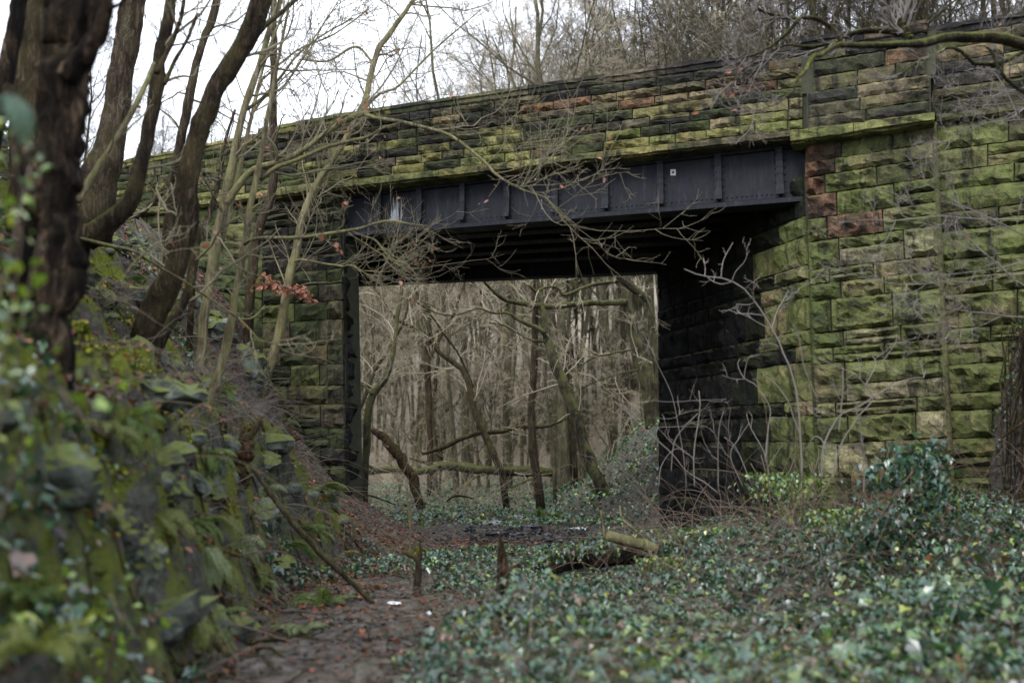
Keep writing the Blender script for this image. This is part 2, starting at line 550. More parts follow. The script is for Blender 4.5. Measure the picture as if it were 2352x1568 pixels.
def limb(name, PR, mat, parent, sides=8, rough=0.0, rng=None):
    V, F = tubes(PR[0], PR[1], sides, rough, rng)
    n = PR[0].shape[1]
    caps = []
    c0 = len(V)
    V = np.concatenate([V, PR[0][0, :1], PR[0][0, -1:]])
    for j in range(sides):
        caps.append([c0, (j + 1) % sides, j])
        b = (n - 1) * sides
        caps.append([c0 + 1, b + j, b + (j + 1) % sides])
    return mk(name, V, caps, F, mat, parent, True)

# ================================================================== THE BRIDGE
rs = np.random.default_rng(11)
f0, f1 = at(785, 850, 16.7), at(1850, 900, 14.0)
E = unit(np.array([f1[0] - f0[0], f1[1] - f0[1], 0]))      # along the face, to the right
NRM = np.array([E[1], -E[0], 0])                           # out of the face, towards us
UP = np.array([0, 0, 1.0])

def onfac(u, v, off=0.0):
    r = ray(u, v)
    k = (np.dot(f0 - CAM, NRM) + off) / np.dot(r, NRM)
    return CAM + r * k

def bil(c, s, t):
    s, t = np.asarray(s)[..., None], np.asarray(t)[..., None]
    return (c[0] * (1 - s) + c[1] * s) * (1 - t) + (c[2] * (1 - s) + c[3] * s) * t

PAL = dict(soot=(0.042, 0.040, 0.042), grey=(0.135, 0.115, 0.088), buff=(0.27, 0.23, 0.15), lichen=(0.27, 0.26, 0.115),
           red=(0.225, 0.135, 0.090), green=(0.185, 0.195, 0.095), deep=(0.045, 0.058, 0.040), pale=(0.36, 0.335, 0.225))

def tone(rng, name, a):
    k = rng.uniform(0.8, 1.2)
    c = [min(x * k * rng.uniform(0.94, 1.06), 0.6) for x in PAL[name]]
    return (*c, float(np.clip(a, 0, 1)))

def stone(parent, name, C, s0, s1, t0, t1, nrm, proud, amp, rng, colr, gap=0.010, cell=0.055, back=0.07):
    W_ = np.linalg.norm(bil(C, s1, t0) - bil(C, s0, t0))
    H_ = np.linalg.norm(bil(C, s0, t1) - bil(C, s0, t0))
    gs, gt = (s1 - s0) * gap / max(W_, .05), (t1 - t0) * gap / max(H_, .05)
    s0, s1, t0, t1 = s0 + gs * rng.uniform(.5, 1.2), s1 - gs, t0 + gt * rng.uniform(.5, 1.2), t1 - gt
    nx, ny = int(np.clip(W_ / cell, 5, 18)), int(np.clip(H_ / cell, 4, 9))
    a, b = np.linspace(0, 1, nx + 1), np.linspace(0, 1, ny + 1)
    A, B = np.meshgrid(a, b)
    JA, JB = A.copy(), B.copy()
    JA[:, 1:-1] += rng.uniform(-.3, .3, JA[:, 1:-1].shape) / nx
    JB[1:-1, :] += rng.uniform(-.3, .3, JB[1:-1, :].shape) / ny
    p = bil(C, s0 + (s1 - s0) * JA, t0 + (t1 - t0) * JB)
    ed = np.minimum(np.minimum(JA, 1 - JA) * W_, np.minimum(JB, 1 - JB) * H_)
    win = np.clip(ed / 0.038, 0, 1)
    sd_ = int(rng.integers(0, 9999))
    h = fbm(JA * W_ * 4.6 + sd_, JB * H_ * 6.5, sd_, 4)
    h = np.round(h * 4) / 4 * 0.6 + h * 0.5                           # chipped in facets
    tilt = rng.uniform(-.5, .5) * (JA - .5) + rng.uniform(-.2, .7) * (.5 - JB)
    dep = win * amp * np.clip(0.70 + 1.35 * h + tilt, -.25, 2.2)
    edge = rng.uniform(-.5, .5, p.shape[:2]) * 0.016 * (1 - win) - .012 * (JB > .99) * rng.random(p.shape[:2]) ** 3
    front = p + nrm * (proud + dep)[..., None] + UP * edge[..., None]
    n = (nx + 1) * (ny + 1)
    V = front.reshape(-1, 3)
    ii = np.arange(ny)[:, None] * (nx + 1) + np.arange(nx)[None, :]
    F = np.stack([ii, ii + nx + 1, ii + nx + 2, ii + 1], -1).reshape(-1, 4)
    loop = list(range(nx + 1)) + [(r + 1) * (nx + 1) - 1 for r in range(1, ny + 1)] + \
        [ny * (nx + 1) + c for c in range(nx - 1, -1, -1)] + [r * (nx + 1) for r in range(ny - 1, 0, -1)]
    lv = V[loop]
    L = len(loop)
    V = np.concatenate([V, lv, lv - nrm * (proud + back)])
    k = np.arange(L)
    S = np.stack([n + k, n + (k + 1) % L, n + L + (k + 1) % L, n + L + k], -1)
    c = V.mean(0)
    o = put(name, mesh_data(name, V - c, None, np.concatenate([F, S]), M['stone'], False), parent, c - world_loc(parent))
    o.color = colr
    return o

def wall(parent, name, C, rows, nrm, colf, wid=(0.45, 0.9), proud=0.02, amp=0.05, rng=rs, quoin=0.0, split=0.0, gap=0.010, cell=0.055, dens=None):
    """courses of stones over the quad C (top left, top right, bottom left, bottom right); rows = cumulative fractions"""
    for r in range(len(rows) - 1):
        t0, t1 = rows[r], rows[r + 1]
        W_ = np.linalg.norm(bil(C, 1., t0) - bil(C, 0., t0))
        s, edges = 0.0, [0.0]
        if quoin:
            s = quoin * (1.0 if r % 2 else 1.55) / W_
            edges.append(s)
        while True:
            s += rng.uniform(*wid) / W_
            if s > 1 - 0.55 * wid[0] / W_: break
            edges.append(s)
        edges.append(1.0)
        for k in range(len(edges) - 1):
            a, b = edges[k], edges[k + 1]
            if split and rng.random() < split and k > 0:
                m = t0 + (t1 - t0) * rng.uniform(.38, .62)
                for (x, y) in ((t0, m), (m, t1)):
                    stone(parent, name, C, a, b, x, y, nrm, proud + rng.uniform(0, .02), amp * .8, rng, colf(rng, (a + b) / 2, (x + y) / 2, r, k), gap, cell)
            else:
                stone(parent, name, C, a, b, t0, t1, nrm, proud + rng.uniform(0, .025), amp * rng.uniform(.6, 1.3), rng, colf(rng, (a + b) / 2, (t0 + t1) / 2, r, k), gap, cell)

def fr(ys):
    return [(y - ys[0]) / (ys[-1] - ys[0]) for y in ys]

bridge = empty('railway_bridge', (*((f0 + f1) / 2)[:2], 0), 'old sandstone bridge with a dark riveted iron girder across the cutting', 'bridge')

# pixel lines of the face
coping_top = lin((753, 268), (1843, 106))
coping_bot = lin((753, 287), (1843, 131))
string_top = lin((760, 418), (1818, 300))
string_bot = lin((760, 445), (1818, 326))
girder_bot = lin((776, 544), (1847, 461))

def quad(u0, u1, top, bot, off):
    return [onfac(u0, top(u0), off), onfac(u1, top(u1), off), onfac(u0, bot(u0), off), onfac(u1, bot(u1), off)]

def slab(name, C, thick, mat, parent, nrm=NRM):
    """a solid panel behind the quad C"""
    q = np.array([C[0], C[1], C[3], C[2]])
    return MB().prism(q - nrm * thick, q).build(name, mat, parent)

def moulding(parent, name, A, B, hA, hB, prof, colr, rng, rough=0.008, seg=8, nrm=NRM, ends=0.004):
    """a profiled course stone between bottom points A and B; prof = (outward, fraction of the height)"""
    d = unit(B - A)
    A, B = A + d * ends, B - d * ends
    P = []
    m = len(prof)
    for k in range(seg + 1):
        t = k / seg
        b, h = A * (1 - t) + B * t, hA * (1 - t) + hB * t
        for (o_, z) in prof:
            j = rng.normal(0, rough, 2) if 0 < k < seg else rng.normal(0, rough * .4, 2)
            P.append(b + nrm * (o_ + j[0]) + UP * (z * h + j[1] * .6))
    F = [[k * m + i, k * m + (i + 1) % m, (k + 1) * m + (i + 1) % m, (k + 1) * m + i] for k in range(seg) for i in range(m)]
    T = []
    for e in (0, seg * m):
        for i in range(1, m - 1):
            T.append([e, e + i, e + i + 1] if e == 0 else [e, e + i + 1, e + i])
    V = np.array(P)
    c = V.mean(0)
    o = put(name, mesh_data(name, V - c, T, F, M['stone'], False), parent, c - world_loc(parent))
    o.color = colr
    return o

STR_PROF = [(-0.20, 0.0), (-0.20, 1.0), (0.02, 1.0), (0.12, 0.80), (0.125, 0.68), (0.20, 0.62), (0.205, 0.40), (0.20, 0.14), (0.15, 0.10), (0.13, 0.0)]
COP_PROF = [(-0.42, 0.0), (-0.42, 0.92), (-0.1, 1.08), (0.06, 1.0), (0.075, 0.62), (0.05, 0.55), (0.05, 0.12), (0.02, 0.0)]

def course(parent, name, us, top, bot, off, prof, colf, rng=rs, rough=0.008):
    for a, b in zip(us[:-1], us[1:]):
        A, B = onfac(a, bot(a), off), onfac(b, bot(b), off)
        hA, hB = onfac(a, top(a), off)[2] - A[2], onfac(b, top(b), off)[2] - B[2]
        moulding(parent, name, A, B, hA, hB, prof, colf(rng, (a + b) / 2), rng, rough)

# --- parapet over the opening and its pilasters
def par_col(rng, s, t, r, k):
    q = rng.random()
    if t < .16: return tone(rng, 'soot' if q < .75 else 'grey', .25 * q)
    if t < .45:
        if s > .45 and q < .50: return tone(rng, 'red' if q < .3 else 'buff', .1 * q)
        return tone(rng, 'soot' if q < .5 else ('grey' if q < .8 else 'buff'), .3 * rng.random())
    if t < .72: return tone(rng, 'soot' if q < .38 else ('grey' if q < .55 else ('lichen' if q < .78 else 'buff')), .4 * rng.random())
    return tone(rng, 'lichen' if q < .52 else ('soot' if q < .74 else ('grey' if q < .86 else 'buff')), .2 + .5 * rng.random())

parapet = empty('parapet', np.zeros(3), None, None)
parapet.parent = bridge
C = quad(756, 1845, coping_bot, string_top, 0)
slab('core', quad(750, 1875, coping_bot, string_top, -.012), .38, M['mortar'], parapet)
wall(parapet, 'stone', C, [0, .14, .28, .42, .57, .715, .86, 1], NRM, par_col, (.36, .78), .022, .055, split=.03)
# left pilaster
lp_top, lp_bot = lin((598, 318), (756, 288)), lin((606, 441), (756, 418))
C = quad(602, 756, lp_top, lp_bot, .06)
slab('core', quad(600, 757, lp_top, lp_bot, .045), .44, M['mortar'], parapet)
wall(parapet, 'stone', C, [0, .15, .3, .45, .6, .74, .87, 1], NRM, par_col, (.4, .9), .022, .04)
# right pilaster: lower half stands forward, upper half set back
rp_mid = lin((1870, 212), (2131, 172))
rp_top, rp_bot = lin((1843, 119), (2131, 72)), lin((1852, 303), (2147, 262))

def rp_col(rng, s, t, r, k):
    q = rng.random()
    if q < .34: return tone(rng, 'soot', .3 * rng.random())
    if q < .60: return tone(rng, 'grey', .5 * rng.random())
    if q < .80: return tone(rng, 'buff', .5 * rng.random())
    return tone(rng, 'red' if t < .6 else 'lichen', .3 * rng.random())

C = quad(1868, 2128, rp_top, rp_mid, .05)
slab('core', quad(1840, 2150, rp_top, rp_mid, .035), .42, M['mortar'], parapet)
wall(parapet, 'stone', C, [0, .30, .65, 1], NRM, rp_col, (.4, 1.0), .024, .045)
C = quad(1856, 2136, rp_mid, rp_bot, .16)
slab('core', quad(1853, 2138, rp_mid, rp_bot, .145), .55, M['mortar'], parapet)
wall(parapet, 'stone', C, [0, .33, .66, 1], NRM, rp_col, (.4, 1.0), .024, .05)

def str_col(rng, u):
    return tone(rng, 'lichen' if rng.random() < .75 else 'grey', rng.uniform(.2, .55))

def cop_col(rng, u):
    return tone(rng, 'lichen' if u < 900 else ('soot' if rng.random() < .7 else 'grey'), rng.uniform(.2, .5) if u < 1250 else rng.uniform(0, .2))

course(parapet, 'string_course_stone', [760, 837, 1012, 1123, 1213, 1376, 1541, 1662, 1822], string_top, string_bot, 0, STR_PROF, str_col)
course(parapet, 'string_course_stone', [602, 662, 758], lin((606, 438), (760, 414)), lin((606, 466), (760, 443)), .05, STR_PROF, str_col)
course(parapet, 'string_course_stone', [1818, 1962, 2147], lin((1818, 300), (2147, 258)), lin((1818, 339), (2147, 288)), .13, STR_PROF, str_col, rough=.011)
course(parapet, 'coping_stone', [768, 900, 1050, 1215, 1372, 1530, 1690, 1848], coping_top, coping_bot, 0, COP_PROF, cop_col)
course(parapet, 'coping_stone', [596, 680, 769], lin((598, 298), (769, 266)), lin((598, 320), (769, 288)), .09, COP_PROF, cop_col)
course(parapet, 'coping_stone', [1843, 1985, 2131], lin((1843, 92), (2131, 48)), lin((1843, 119), (2131, 75)), .10, COP_PROF, cop_col)

# --- iron girder under the string course
girder = empty('girder', np.zeros(3), None, None)
girder.parent = bridge
WEB = -.20

def gz(u, v, off): return onfac(u, v, off)
C = quad(770, 1856, lin((760, 430), (1818, 312)), lin((776, 541), (1847, 458)), WEB)
slab('web_plate', C, .015, M['iron'], girder)

def strip(u0, u1, top, bot, o_back, o_front, name):
    """bar lying along the girder; px lines measured on its front face"""
    A = quad(u0, u1, top, bot, o_front)
    d = NRM * (o_front - o_back)
    q = np.array([A[0], A[1], A[3], A[2]])
    return MB().prism(q - d, q).build(name, M['iron'], girder)

flo = girder_bot
fhi = lambda u: girder_bot(u) - (8 + (u - 776) * .0028)
ahi = lambda u: girder_bot(u) - (24 + (u - 776) * .006)
strip(772, 1854, fhi, flo, -.42, -.04, 'bottom_flange')
strip(772, 1854, ahi, lambda u: fhi(u) - .5, WEB + .001, WEB + .028, 'flange_angle')
tl = lambda u: string_bot(u) - 4
strip(772, 1854, tl, lambda u: tl(u) + 17, WEB + .001, WEB + .06, 'top_angle')

riv = MB()
def rivet(mb, c, n, r):
    n = unit(n)
    a = unit(np.cross(n, [0.3, 0.2, 1.0]))
    b = np.cross(n, a)
    V = [c + r * (math.cos(k) * a + math.sin(k) * b) for k in np.arange(6) * math.pi / 3]
    V += [c + .62 * r * (math.cos(k) * a + math.sin(k) * b) + n * r * .55 for k in np.arange(6) * math.pi / 3]
    V.append(c + n * r * .8)
    F4 = [[k, (k + 1) % 6, 6 + (k + 1) % 6, 6 + k] for k in range(6)]
    mb.add(V, [[6 + k, 6 + (k + 1) % 6, 12] for k in range(6)], F4)

us = np.arange(784, 1850, 11.5)
for u in us:
    rivet(riv, onfac(u, (ahi(u) + fhi(u)) / 2, WEB + .028), NRM, .017)
stf = [875, 968, 1066, 1168, 1278, 1393, 1518, 1650, 1790]
for u in stf:
    top, bot = string_bot(u) + 6, fhi(u) - 2
    A, B = onfac(u, top, WEB), onfac(u, bot, WEB)
    B = np.array([A[0], A[1], B[2]])                       # truly upright
    mb = MB()
    # backing strip on the web
    hw = .085
    q = np.array([A - E * hw, A + E * hw, B + E * hw, B - E * hw])
    mb.prism(q + NRM * .001, q + NRM * .014)
    # outstanding plate whose foot sweeps out to the flange
    zs = [A[2], B[2] + .28, B[2] + .16, B[2] + .07, B[2]]
    outs = [.085, .085, .095, .125, .165]
    th = .014
    for k in range(4):
        p0, p1 = np.array([A[0], A[1], zs[k]]), np.array([A[0], A[1], zs[k + 1]])
        lo_ = np.array([p1 - E * th, p1 + E * th, p1 + E * th + NRM * outs[k + 1], p1 - E * th + NRM * outs[k + 1]])
        hi_ = np.array([p0 - E * th, p0 + E * th, p0 + E * th + NRM * outs[k], p0 - E * th + NRM * outs[k]])
        mb.prism(lo_, hi_)
    # face strip
    zs2, hw2 = list(zip(zs, outs)), .05
    for k in range(4):
        p0, p1 = np.array([A[0], A[1], zs[k]]), np.array([A[0], A[1], zs[k + 1]])
        w0, w1 = hw2 * (1 if k < 3 else 1.1), hw2 * (1 if k < 2 else 1.25)
        f_ = [p0 - E * w0 + NRM * (outs[k] + .001), p0 + E * w0 + NRM * (outs[k] + .001), p1 + E * w1 + NRM * (outs[k + 1] + .001), p1 - E * w1 + NRM * (outs[k + 1] + .001)]
        mb.prism(np.array(f_), np.array(f_) + NRM * .013)
    mb.build('stiffener', M['iron'], girder)
    for z in np.arange(B[2] + .12, A[2] - .05, .105):
        for sg in (-1, 1):
            rivet(riv, np.array([A[0], A[1], z]) + E * sg * .066 + NRM * .014, NRM, .019)
            rivet(riv, np.array([A[0], A[1], z]) + E * sg * .028 + NRM * .099, NRM, .014)
o = riv.build('rivets', M['iron'], girder, True)
tag(o, kind='stuff')
# lime run and small tag plate on the web
def patch_strip(name, pts, mat, off, parent):
    """thin crust on the web: (u, v, half width px) rows"""
    V, F = [], []
    for k, (u, v, h) in enumerate(pts):
        V += [onfac(u - h, v, off), onfac(u + h, v, off)]
        if k: F.append([2 * k - 2, 2 * k - 1, 2 * k + 1, 2 * k])
    V = np.array(V)
    b = len(V)
    V = np.concatenate([V, V - NRM * (off - WEB - .001)])
    F += [[x + b for x in reversed(f)] for f in F[:]]
    for k in range(0, b - 2, 2):
        F += [[k, k + 2, k + 2 + b, k + b], [k + 1, k + 1 + b, k + 3 + b, k + 3]]
    return mk(name, V, None, F, mat, parent)

rl = np.random.default_rng(3)
runs = [(909 + rl.normal(0, 6), 448 + rl.uniform(0, 40), 505 + rl.uniform(0, 25), .4, rl.uniform(.8, 2.6)) for _ in range(15)]
runs += [(912, 455, 512, 1.0, 3.5), (1243, 458, 496, .4, .9)]
for (u0, v0, v1, h0, h1) in runs:
    n_ = 11
    x_ = u0
    rows_ = []
    for k in range(n_):
        x_ += rl.normal(0, .35)
        rows_.append((x_, v0 + (v1 - v0) * k / (n_ - 1), (h0 + (h1 - h0) * math.sin(math.pi * (k + .5) / n_)) * rl.uniform(.35, 1.2)))
    patch_strip('lime_stain', rows_, M['lime'], WEB + .003 + .0005 * rl.integers(0, 12), girder)
patch_strip('tag_plate', [(1546, 389, 6), (1546, 396, 6.5), (1546, 403, 6)], M['plate_white'], WEB + .012, girder)
rv = MB()
rivet(rv, onfac(1546, 396, WEB + .0125), NRM, .020)
rv.build('bolt', M['iron'], girder)

# --- far girder, deck and its beams
nl, nr = onfac(782, 540, -.42), onfac(1856, 460, -.42)
fl, fr_ = at(806, 655, 20.8), at(1524, 625, 19.0)
zt = max(onfac(760, 430)[2], onfac(1850, 315)[2])
deck_z = [onfac(782, string_bot(782))[2], onfac(1850, string_bot(1850))[2]]
def ext(a, b, k): return a + (a - b) * k                       # lengthen into the abutments
nl2, nr2, fl2, fr2 = ext(nl, nr, .08), ext(nr, nl, .08), ext(fl, fr_, .08), ext(fr_, fl, .08)
q = np.array([[*nl2[:2], deck_z[0] - .28], [*nr2[:2], deck_z[1] - .28], [*fr2[:2], deck_z[1] - .28], [*fl2[:2], deck_z[0] - .28]])
qb = q.copy()
qb[2:, :2] += (qb[2:, :2] - np.array([nr2[:2], nl2[:2]])) * .10
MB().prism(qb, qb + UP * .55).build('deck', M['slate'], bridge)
FD = unit(np.array([*(fl - nl)[:2], 0]) + np.array([*(fr_ - nr)[:2], 0]))
fg = empty('girder', np.zeros(3), None, None)
fg.parent = bridge
for (a, b, h, off, wd, nm) in ((fl2, fr2, .055, -.12, .34, 'bottom_flange'), (fl2, fr2, .95, 0.0, .03, 'web_plate')):
    q = np.array([a - FD * -off, b - FD * -off, b + FD * (wd + off), a + FD * (wd + off)])
    z0 = .0 if nm == 'bottom_flange' else .056
    MB().prism(q + UP * z0, q + UP * (z0 + h)).build(nm, M['iron'], fg)
rv = MB()
for t in np.linspace(.08, .92, 90):
    p = fl2 * (1 - t) + fr2 * t
    rivet(rv, p - UP * .001 - FD * .06, np.array([0, 0, -1.]), .021)
    rivet(rv, p - FD * .1205 + UP * .03, -FD, .016)
tag(rv.build('rivets', M['iron'], fg, True), kind='stuff')
for k, t in enumerate((.16, .32, .48, .64, .82)):
    a, b = nl2 * (1 - t) + fl2 * t, nr2 * (1 - t) + fr2 * t
    z0a, z0b = a[2] + .16, b[2] + .16
    bm = MB()
    for (w0, h0, h1) in ((.17, 0., .035), (.012, .036, .5)):
        q = np.array([a - FD * w0, b - FD * w0, b + FD * w0, a + FD * w0])
        q[:, 2] = [z0a + h0, z0b + h0, z0b + h0, z0a + h0]
        bm.prism(q, q + UP * (h1 - h0))
    for tt in np.linspace(.06, .94, 60):
        p = a * (1 - tt) + b * tt
        p[2] = z0a * (1 - tt) + z0b * tt
        rivet(bm, p - FD * .1705 + UP * .018, -FD, .014)
        rivet(bm, p - FD * .10 - UP * .0005, -UP, .018)
    bm.build('deck_beam', M['iron'], bridge)

# --- right abutment: pier face, wall inside the opening
def pier_col(rng, s, t, r, k):
    q = rng.random()
    a = .35 + .55 * rng.random()
    if t < .14 and s < .2: return tone(rng, 'red', .05)
    if s < .13 and t < .5: return tone(rng, 'deep' if q < .6 else 'green', .7)
    if q < .03: return tone(rng, 'red', .25 * rng.random())
    if q < .10: return tone(rng, 'grey', .5)
    if q < .42: return tone(rng, 'pale', a * .8)
    if q < .62: return tone(rng, 'buff', a)
    return tone(rng, 'green', a)

rab = empty('abutment', np.zeros(3), None, None)
rab.parent = bridge
pTL, pTR, pBL, pBR = onfac(1848, 376, .0), onfac(2143, 329, .0), onfac(1888, 1265, .05), onfac(2190, 1262, .05)
CP = [pTL, pTR, pBL, pBR]
pn = unit(np.cross(pTR - pTL, pBL - pTL)) * -1
if np.dot(pn, NRM) < 0: pn = -pn
ys = [354, 390, 436, 493, 548, 616, 651, 691, 767, 803, 840, 930, 963, 1023, 1100, 1180, 1265]
wall(rab, 'stone', CP, fr(ys), pn, pier_col, (.55, 1.15), .035, .085, quoin=.27, split=.25, cell=.055)
CA = [onfac(1850, 318, 0), onfac(2145, 280, 0), pTL, pTR]
wall(rab, 'stone', CA, [0, 1], NRM, lambda g, s, t, r, k: tone(g, 'red' if k == 0 else ('green' if g.random() < .5 else 'grey'), .1 if k == 0 else .55), (.42, .75), .010, .045)
# smooth arris roll on the right-hand corner of the pier
q0, q1 = onfac(2141, 300, .0), onfac(2188, 1262, .05)
V, F = tubes(np.stack([q0 + (q1 - q0) * t for t in np.linspace(-.02, 1, 16)])[None] - NRM * .02, np.full((1, 16), .062), 10, .03, rs)
mk('corner_roll', V, None, F, M['stone'], rab, True).color = tone(rs, 'grey', .5)
q0, q1 = onfac(1853, 376, .0), onfac(1884, 1265, .05)
V, F = tubes(np.stack([q0 + (q1 - q0) * t for t in np.linspace(.12, 1, 16)])[None] + NRM * .0, np.full((1, 16), .03), 8, .10, rs)
mk('corner_roll', V, None, F, M['stone'], rab, True).color = tone(rs, 'deep', .5)
# bore wall
bTL, bTR = at(1512, 560, 19.0), onfac(1846, 400, -.02)
bBL, bBR = at(1517, 1200, 19.0), onfac(1884, 1268, .02)
CB = [bTL, bTR, bBL, bBR]
bn = unit(np.cross(bTR - bTL, bBL - bTL))
if bn[0] > 0: bn = -bn
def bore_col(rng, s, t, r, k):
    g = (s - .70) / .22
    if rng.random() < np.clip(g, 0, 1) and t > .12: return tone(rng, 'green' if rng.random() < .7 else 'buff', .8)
    return (*[x * rng.uniform(.5, .9) for x in (.0075, .0075, .0085)], .12 if s > .62 else .0)  # soot further in, with the passage's darkness painted into the same colour
ysb = [400, 450, 500, 548, 616, 651, 691, 767, 803, 840, 930, 963, 1023, 1100, 1180, 1268]
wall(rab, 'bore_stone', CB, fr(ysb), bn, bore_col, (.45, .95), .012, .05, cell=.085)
def solid(name, plan, z0, z1, parent, mat):
    a = np.array([[*p[:2], z0] for p in plan])
    b = np.array([[*p[:2], z1] for p in plan])
    return MB().prism(a, b).build(name, mat, parent)
inn = -NRM * .05
top_r = onfac(1900, 300)[2] - .1
def core_battered(name, CT_, mat, parent, depth, nrm):
    q = np.array([CT_[0], CT_[1], CT_[3], CT_[2]]) - nrm * .012
    return MB().prism(q - nrm * depth, q).build(name, mat, parent)
ck = [onfac(1851, 312, -.01), onfac(2146, 276, -.01), pBL + (pBL - pTL) * .06, pBR + (pBR - pTR) * .06]
core_battered('core', ck, M['mortar'], rab, .5, NRM)
cb = [bTL, bTR, bBL + (bBL - bTL) * .06, bBR + (bBR - bTR) * .06]
core_battered('core', cb, M['mortar'], rab, .6, bn)
# mass of the abutment behind its faces
pA = bTR - NRM * .45 - bn * .30
solid('backing', [pA, onfac(2146, 900, -.45), onfac(2146, 900, -.45) + FD * 5.0, bTL - bn * .4 + FD * .1, bTL - bn * .3], -1.0, onfac(1900, 300)[2] - .05, rab, M['mortar'])

# --- left abutment
lab = empty('abutment', np.zeros(3), None, None)
lab.parent = bridge
lTL, lTR, lBL, lBR = onfac(606, 474, 0), onfac(785, 450, 0), onfac(606, 1150, .04), onfac(798, 1160, .04)
CL = [lTL, lTR, lBL, lBR]
def lab_col(rng, s, t, r, k):
    q = rng.random()
    if t < .22: c = tone(rng, 'soot' if q < .8 else 'grey', .25 * rng.random())
    elif s > .8: c = tone(rng, 'grey' if q < .4 else ('soot' if q < .7 else 'deep'), .4 * rng.random())
    elif q < .16: c = tone(rng, 'green', .7)
    elif q < .56: c = tone(rng, 'deep', .45 * rng.random())
    elif q < .86: c = tone(rng, 'soot', .35)
    else: c = tone(rng, 'grey' if q < .97 else 'red', .35)
    return (c[0] * .72, c[1] * .72, c[2] * .72, c[3])
ysl = [445, 470, 506, 546, 582, 619, 654, 694, 738, 797, 842, 890, 933, 988, 1033, 1072, 1113, 1160]
CL2 = [CL[1], CL[0], CL[3], CL[2]]                              # quoins start at the opening
def flip(f): return lambda g, s, t, r, k: f(g, 1 - s, t, r, k)
wall(lab, 'stone', CL2, fr(ysl), NRM, flip(lab_col), (.38, .85), .035, .075, quoin=.3, split=.25, cell=.075)
core_battered('core', [onfac(604, 462, 0), onfac(786, 440, 0), lBL + (lBL - lTL) * .06, lBR + (lBR - lTR) * .06], M['mortar'], lab, .5, NRM)
gTL, gTR, gBL, gBR = lTR, at(801, 600, 20.8), lBR, at(796, 1150, 20.8)
gn = unit(np.cross(gTR - gTL, gBL - gTL))
if gn[0] < 0: gn = -gn
CG = [gTL, gTR, gBL, gBR]
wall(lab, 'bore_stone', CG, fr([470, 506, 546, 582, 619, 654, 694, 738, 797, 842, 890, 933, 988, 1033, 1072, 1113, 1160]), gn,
     lambda g, s, t, r, k: (*[x * g.uniform(.4, .9) for x in (.009, .009, .010)], .02), (.5, .95), .03, .10, cell=.07)  # left lining near-black as well: soot and the bore's shade in one colour
gs_ = (gTR - gTL) * .07
gs2 = (gBR - gBL) * .07
core_battered('core', [gTL + gs_, gTR, gBL + gs2 + (gBL - gTL) * .06, gBR + (gBR - gTR) * .06], M['mortar'], lab, .3, gn)
solid('backing', [lTR - NRM * .45 - gn * .3, gTR - gn * .3, gTR - gn * .4 - E * 3 + FD * .1, onfac(604, 900, -.45) + FD * 4, onfac(604, 900, -.45)], -1.0, onfac(700, 455)[2] - .1, lab, M['mortar'])

# --- wing walls left and right of the bridge
def wing_col(rng, s, t, r, k):
    q = rng.random()
    if q < .55: return tone(rng, 'green', .55 + .4 * rng.random())
    if q < .75: return tone(rng, 'buff', .8)
    if q < .98: return tone(rng, 'grey', .7)
    return tone(rng, 'red', .3)
WOFF = -.28
rw = empty('wing_wall', (*onfac(2250, 900, WOFF)[:2], 0), 'green mossy sandstone wing wall at right edge behind thin bare twigs', 'wall')
wTL, wTR, wBL, wBR = onfac(2150, 292, WOFF), onfac(2560, 236, WOFF), onfac(2172, 1262, WOFF + .05), onfac(2380, 1262, WOFF + .05)
ysw = [292, 352, 404, 448, 500, 545, 612, 652, 692, 770, 806, 852, 916, 955, 1018, 1060, 1105, 1180, 1262]
wTR2 = onfac(2520, 240, WOFF)
wall(rw, 'stone', [wTL, wTR2, wBL, onfac(2470, 1262, WOFF + .05)], fr(ysw), NRM, wing_col, (.6, 1.3), .035, .08, split=.18, cell=.065)
core_battered('core', [onfac(2148, 285, WOFF), onfac(2525, 232, WOFF), wBL + UP * -.3, onfac(2480, 1290, WOFF)], M['mortar'], rw, .5, NRM)
wt, wb = lin((2131, 90), (2352, 54)), lin((2160, 264), (2352, 238))
C = quad(2140, 2520, wt, wb, WOFF + .02)
slab('core', quad(2120, 2520, wt, wb, WOFF + .005), .4, M['mortar'], rw)
wall(rw, 'stone', C, [0, .17, .34, .5, .67, .84, 1], NRM, rp_col, (.5, 1.1), .008, .04, cell=.08)
course(rw, 'string_course_stone', [2150, 2290, 2440, 2560], lin((2160, 263), (2352, 238)), lin((2160, 292), (2352, 264)), WOFF, STR_PROF, str_col)
course(rw, 'coping_stone', [2133, 2260, 2400, 2520], lin((2131, 66), (2352, 31)), lin((2131, 92), (2352, 56)), WOFF + .02, COP_PROF, cop_col)

lw = empty('wing_wall', (*onfac(470, 500, WOFF)[:2], 4), 'dark mossy wing wall running left behind the leaning bank trees', 'wall')
lt, lb = lin((340, 374), (602, 324)), lin((340, 478), (602, 440))
def lw_col(rng, s, t, r, k):
    q = rng.random()
    return tone(rng, 'soot' if q < .3 else ('grey' if q < .6 else ('lichen' if q < .75 else 'deep')), .2 + .5 * rng.random())
C = quad(150, 602, lt, lb, WOFF)
slab('core', quad(140, 603, lt, lb, WOFF - .012), .4, M['mortar'], lw)
wall(lw, 'stone', C, [0, .16, .33, .5, .67, .84, 1], NRM, lw_col, (.5, 1.0), .008, .04, cell=.09)
course(lw, 'string_course_stone', [150, 260, 370, 480, 603], lin((340, 478), (602, 441)), lin((340, 497), (602, 463)), WOFF, STR_PROF, str_col)
course(lw, 'coping_stone', [150, 260, 370, 490, 602], lin((340, 360), (602, 308)), lin((340, 376), (602, 326)), WOFF + .02, COP_PROF, cop_col)
l2t, l2b = lin((340, 497), (602, 463)), lin((340, 640), (602, 960))
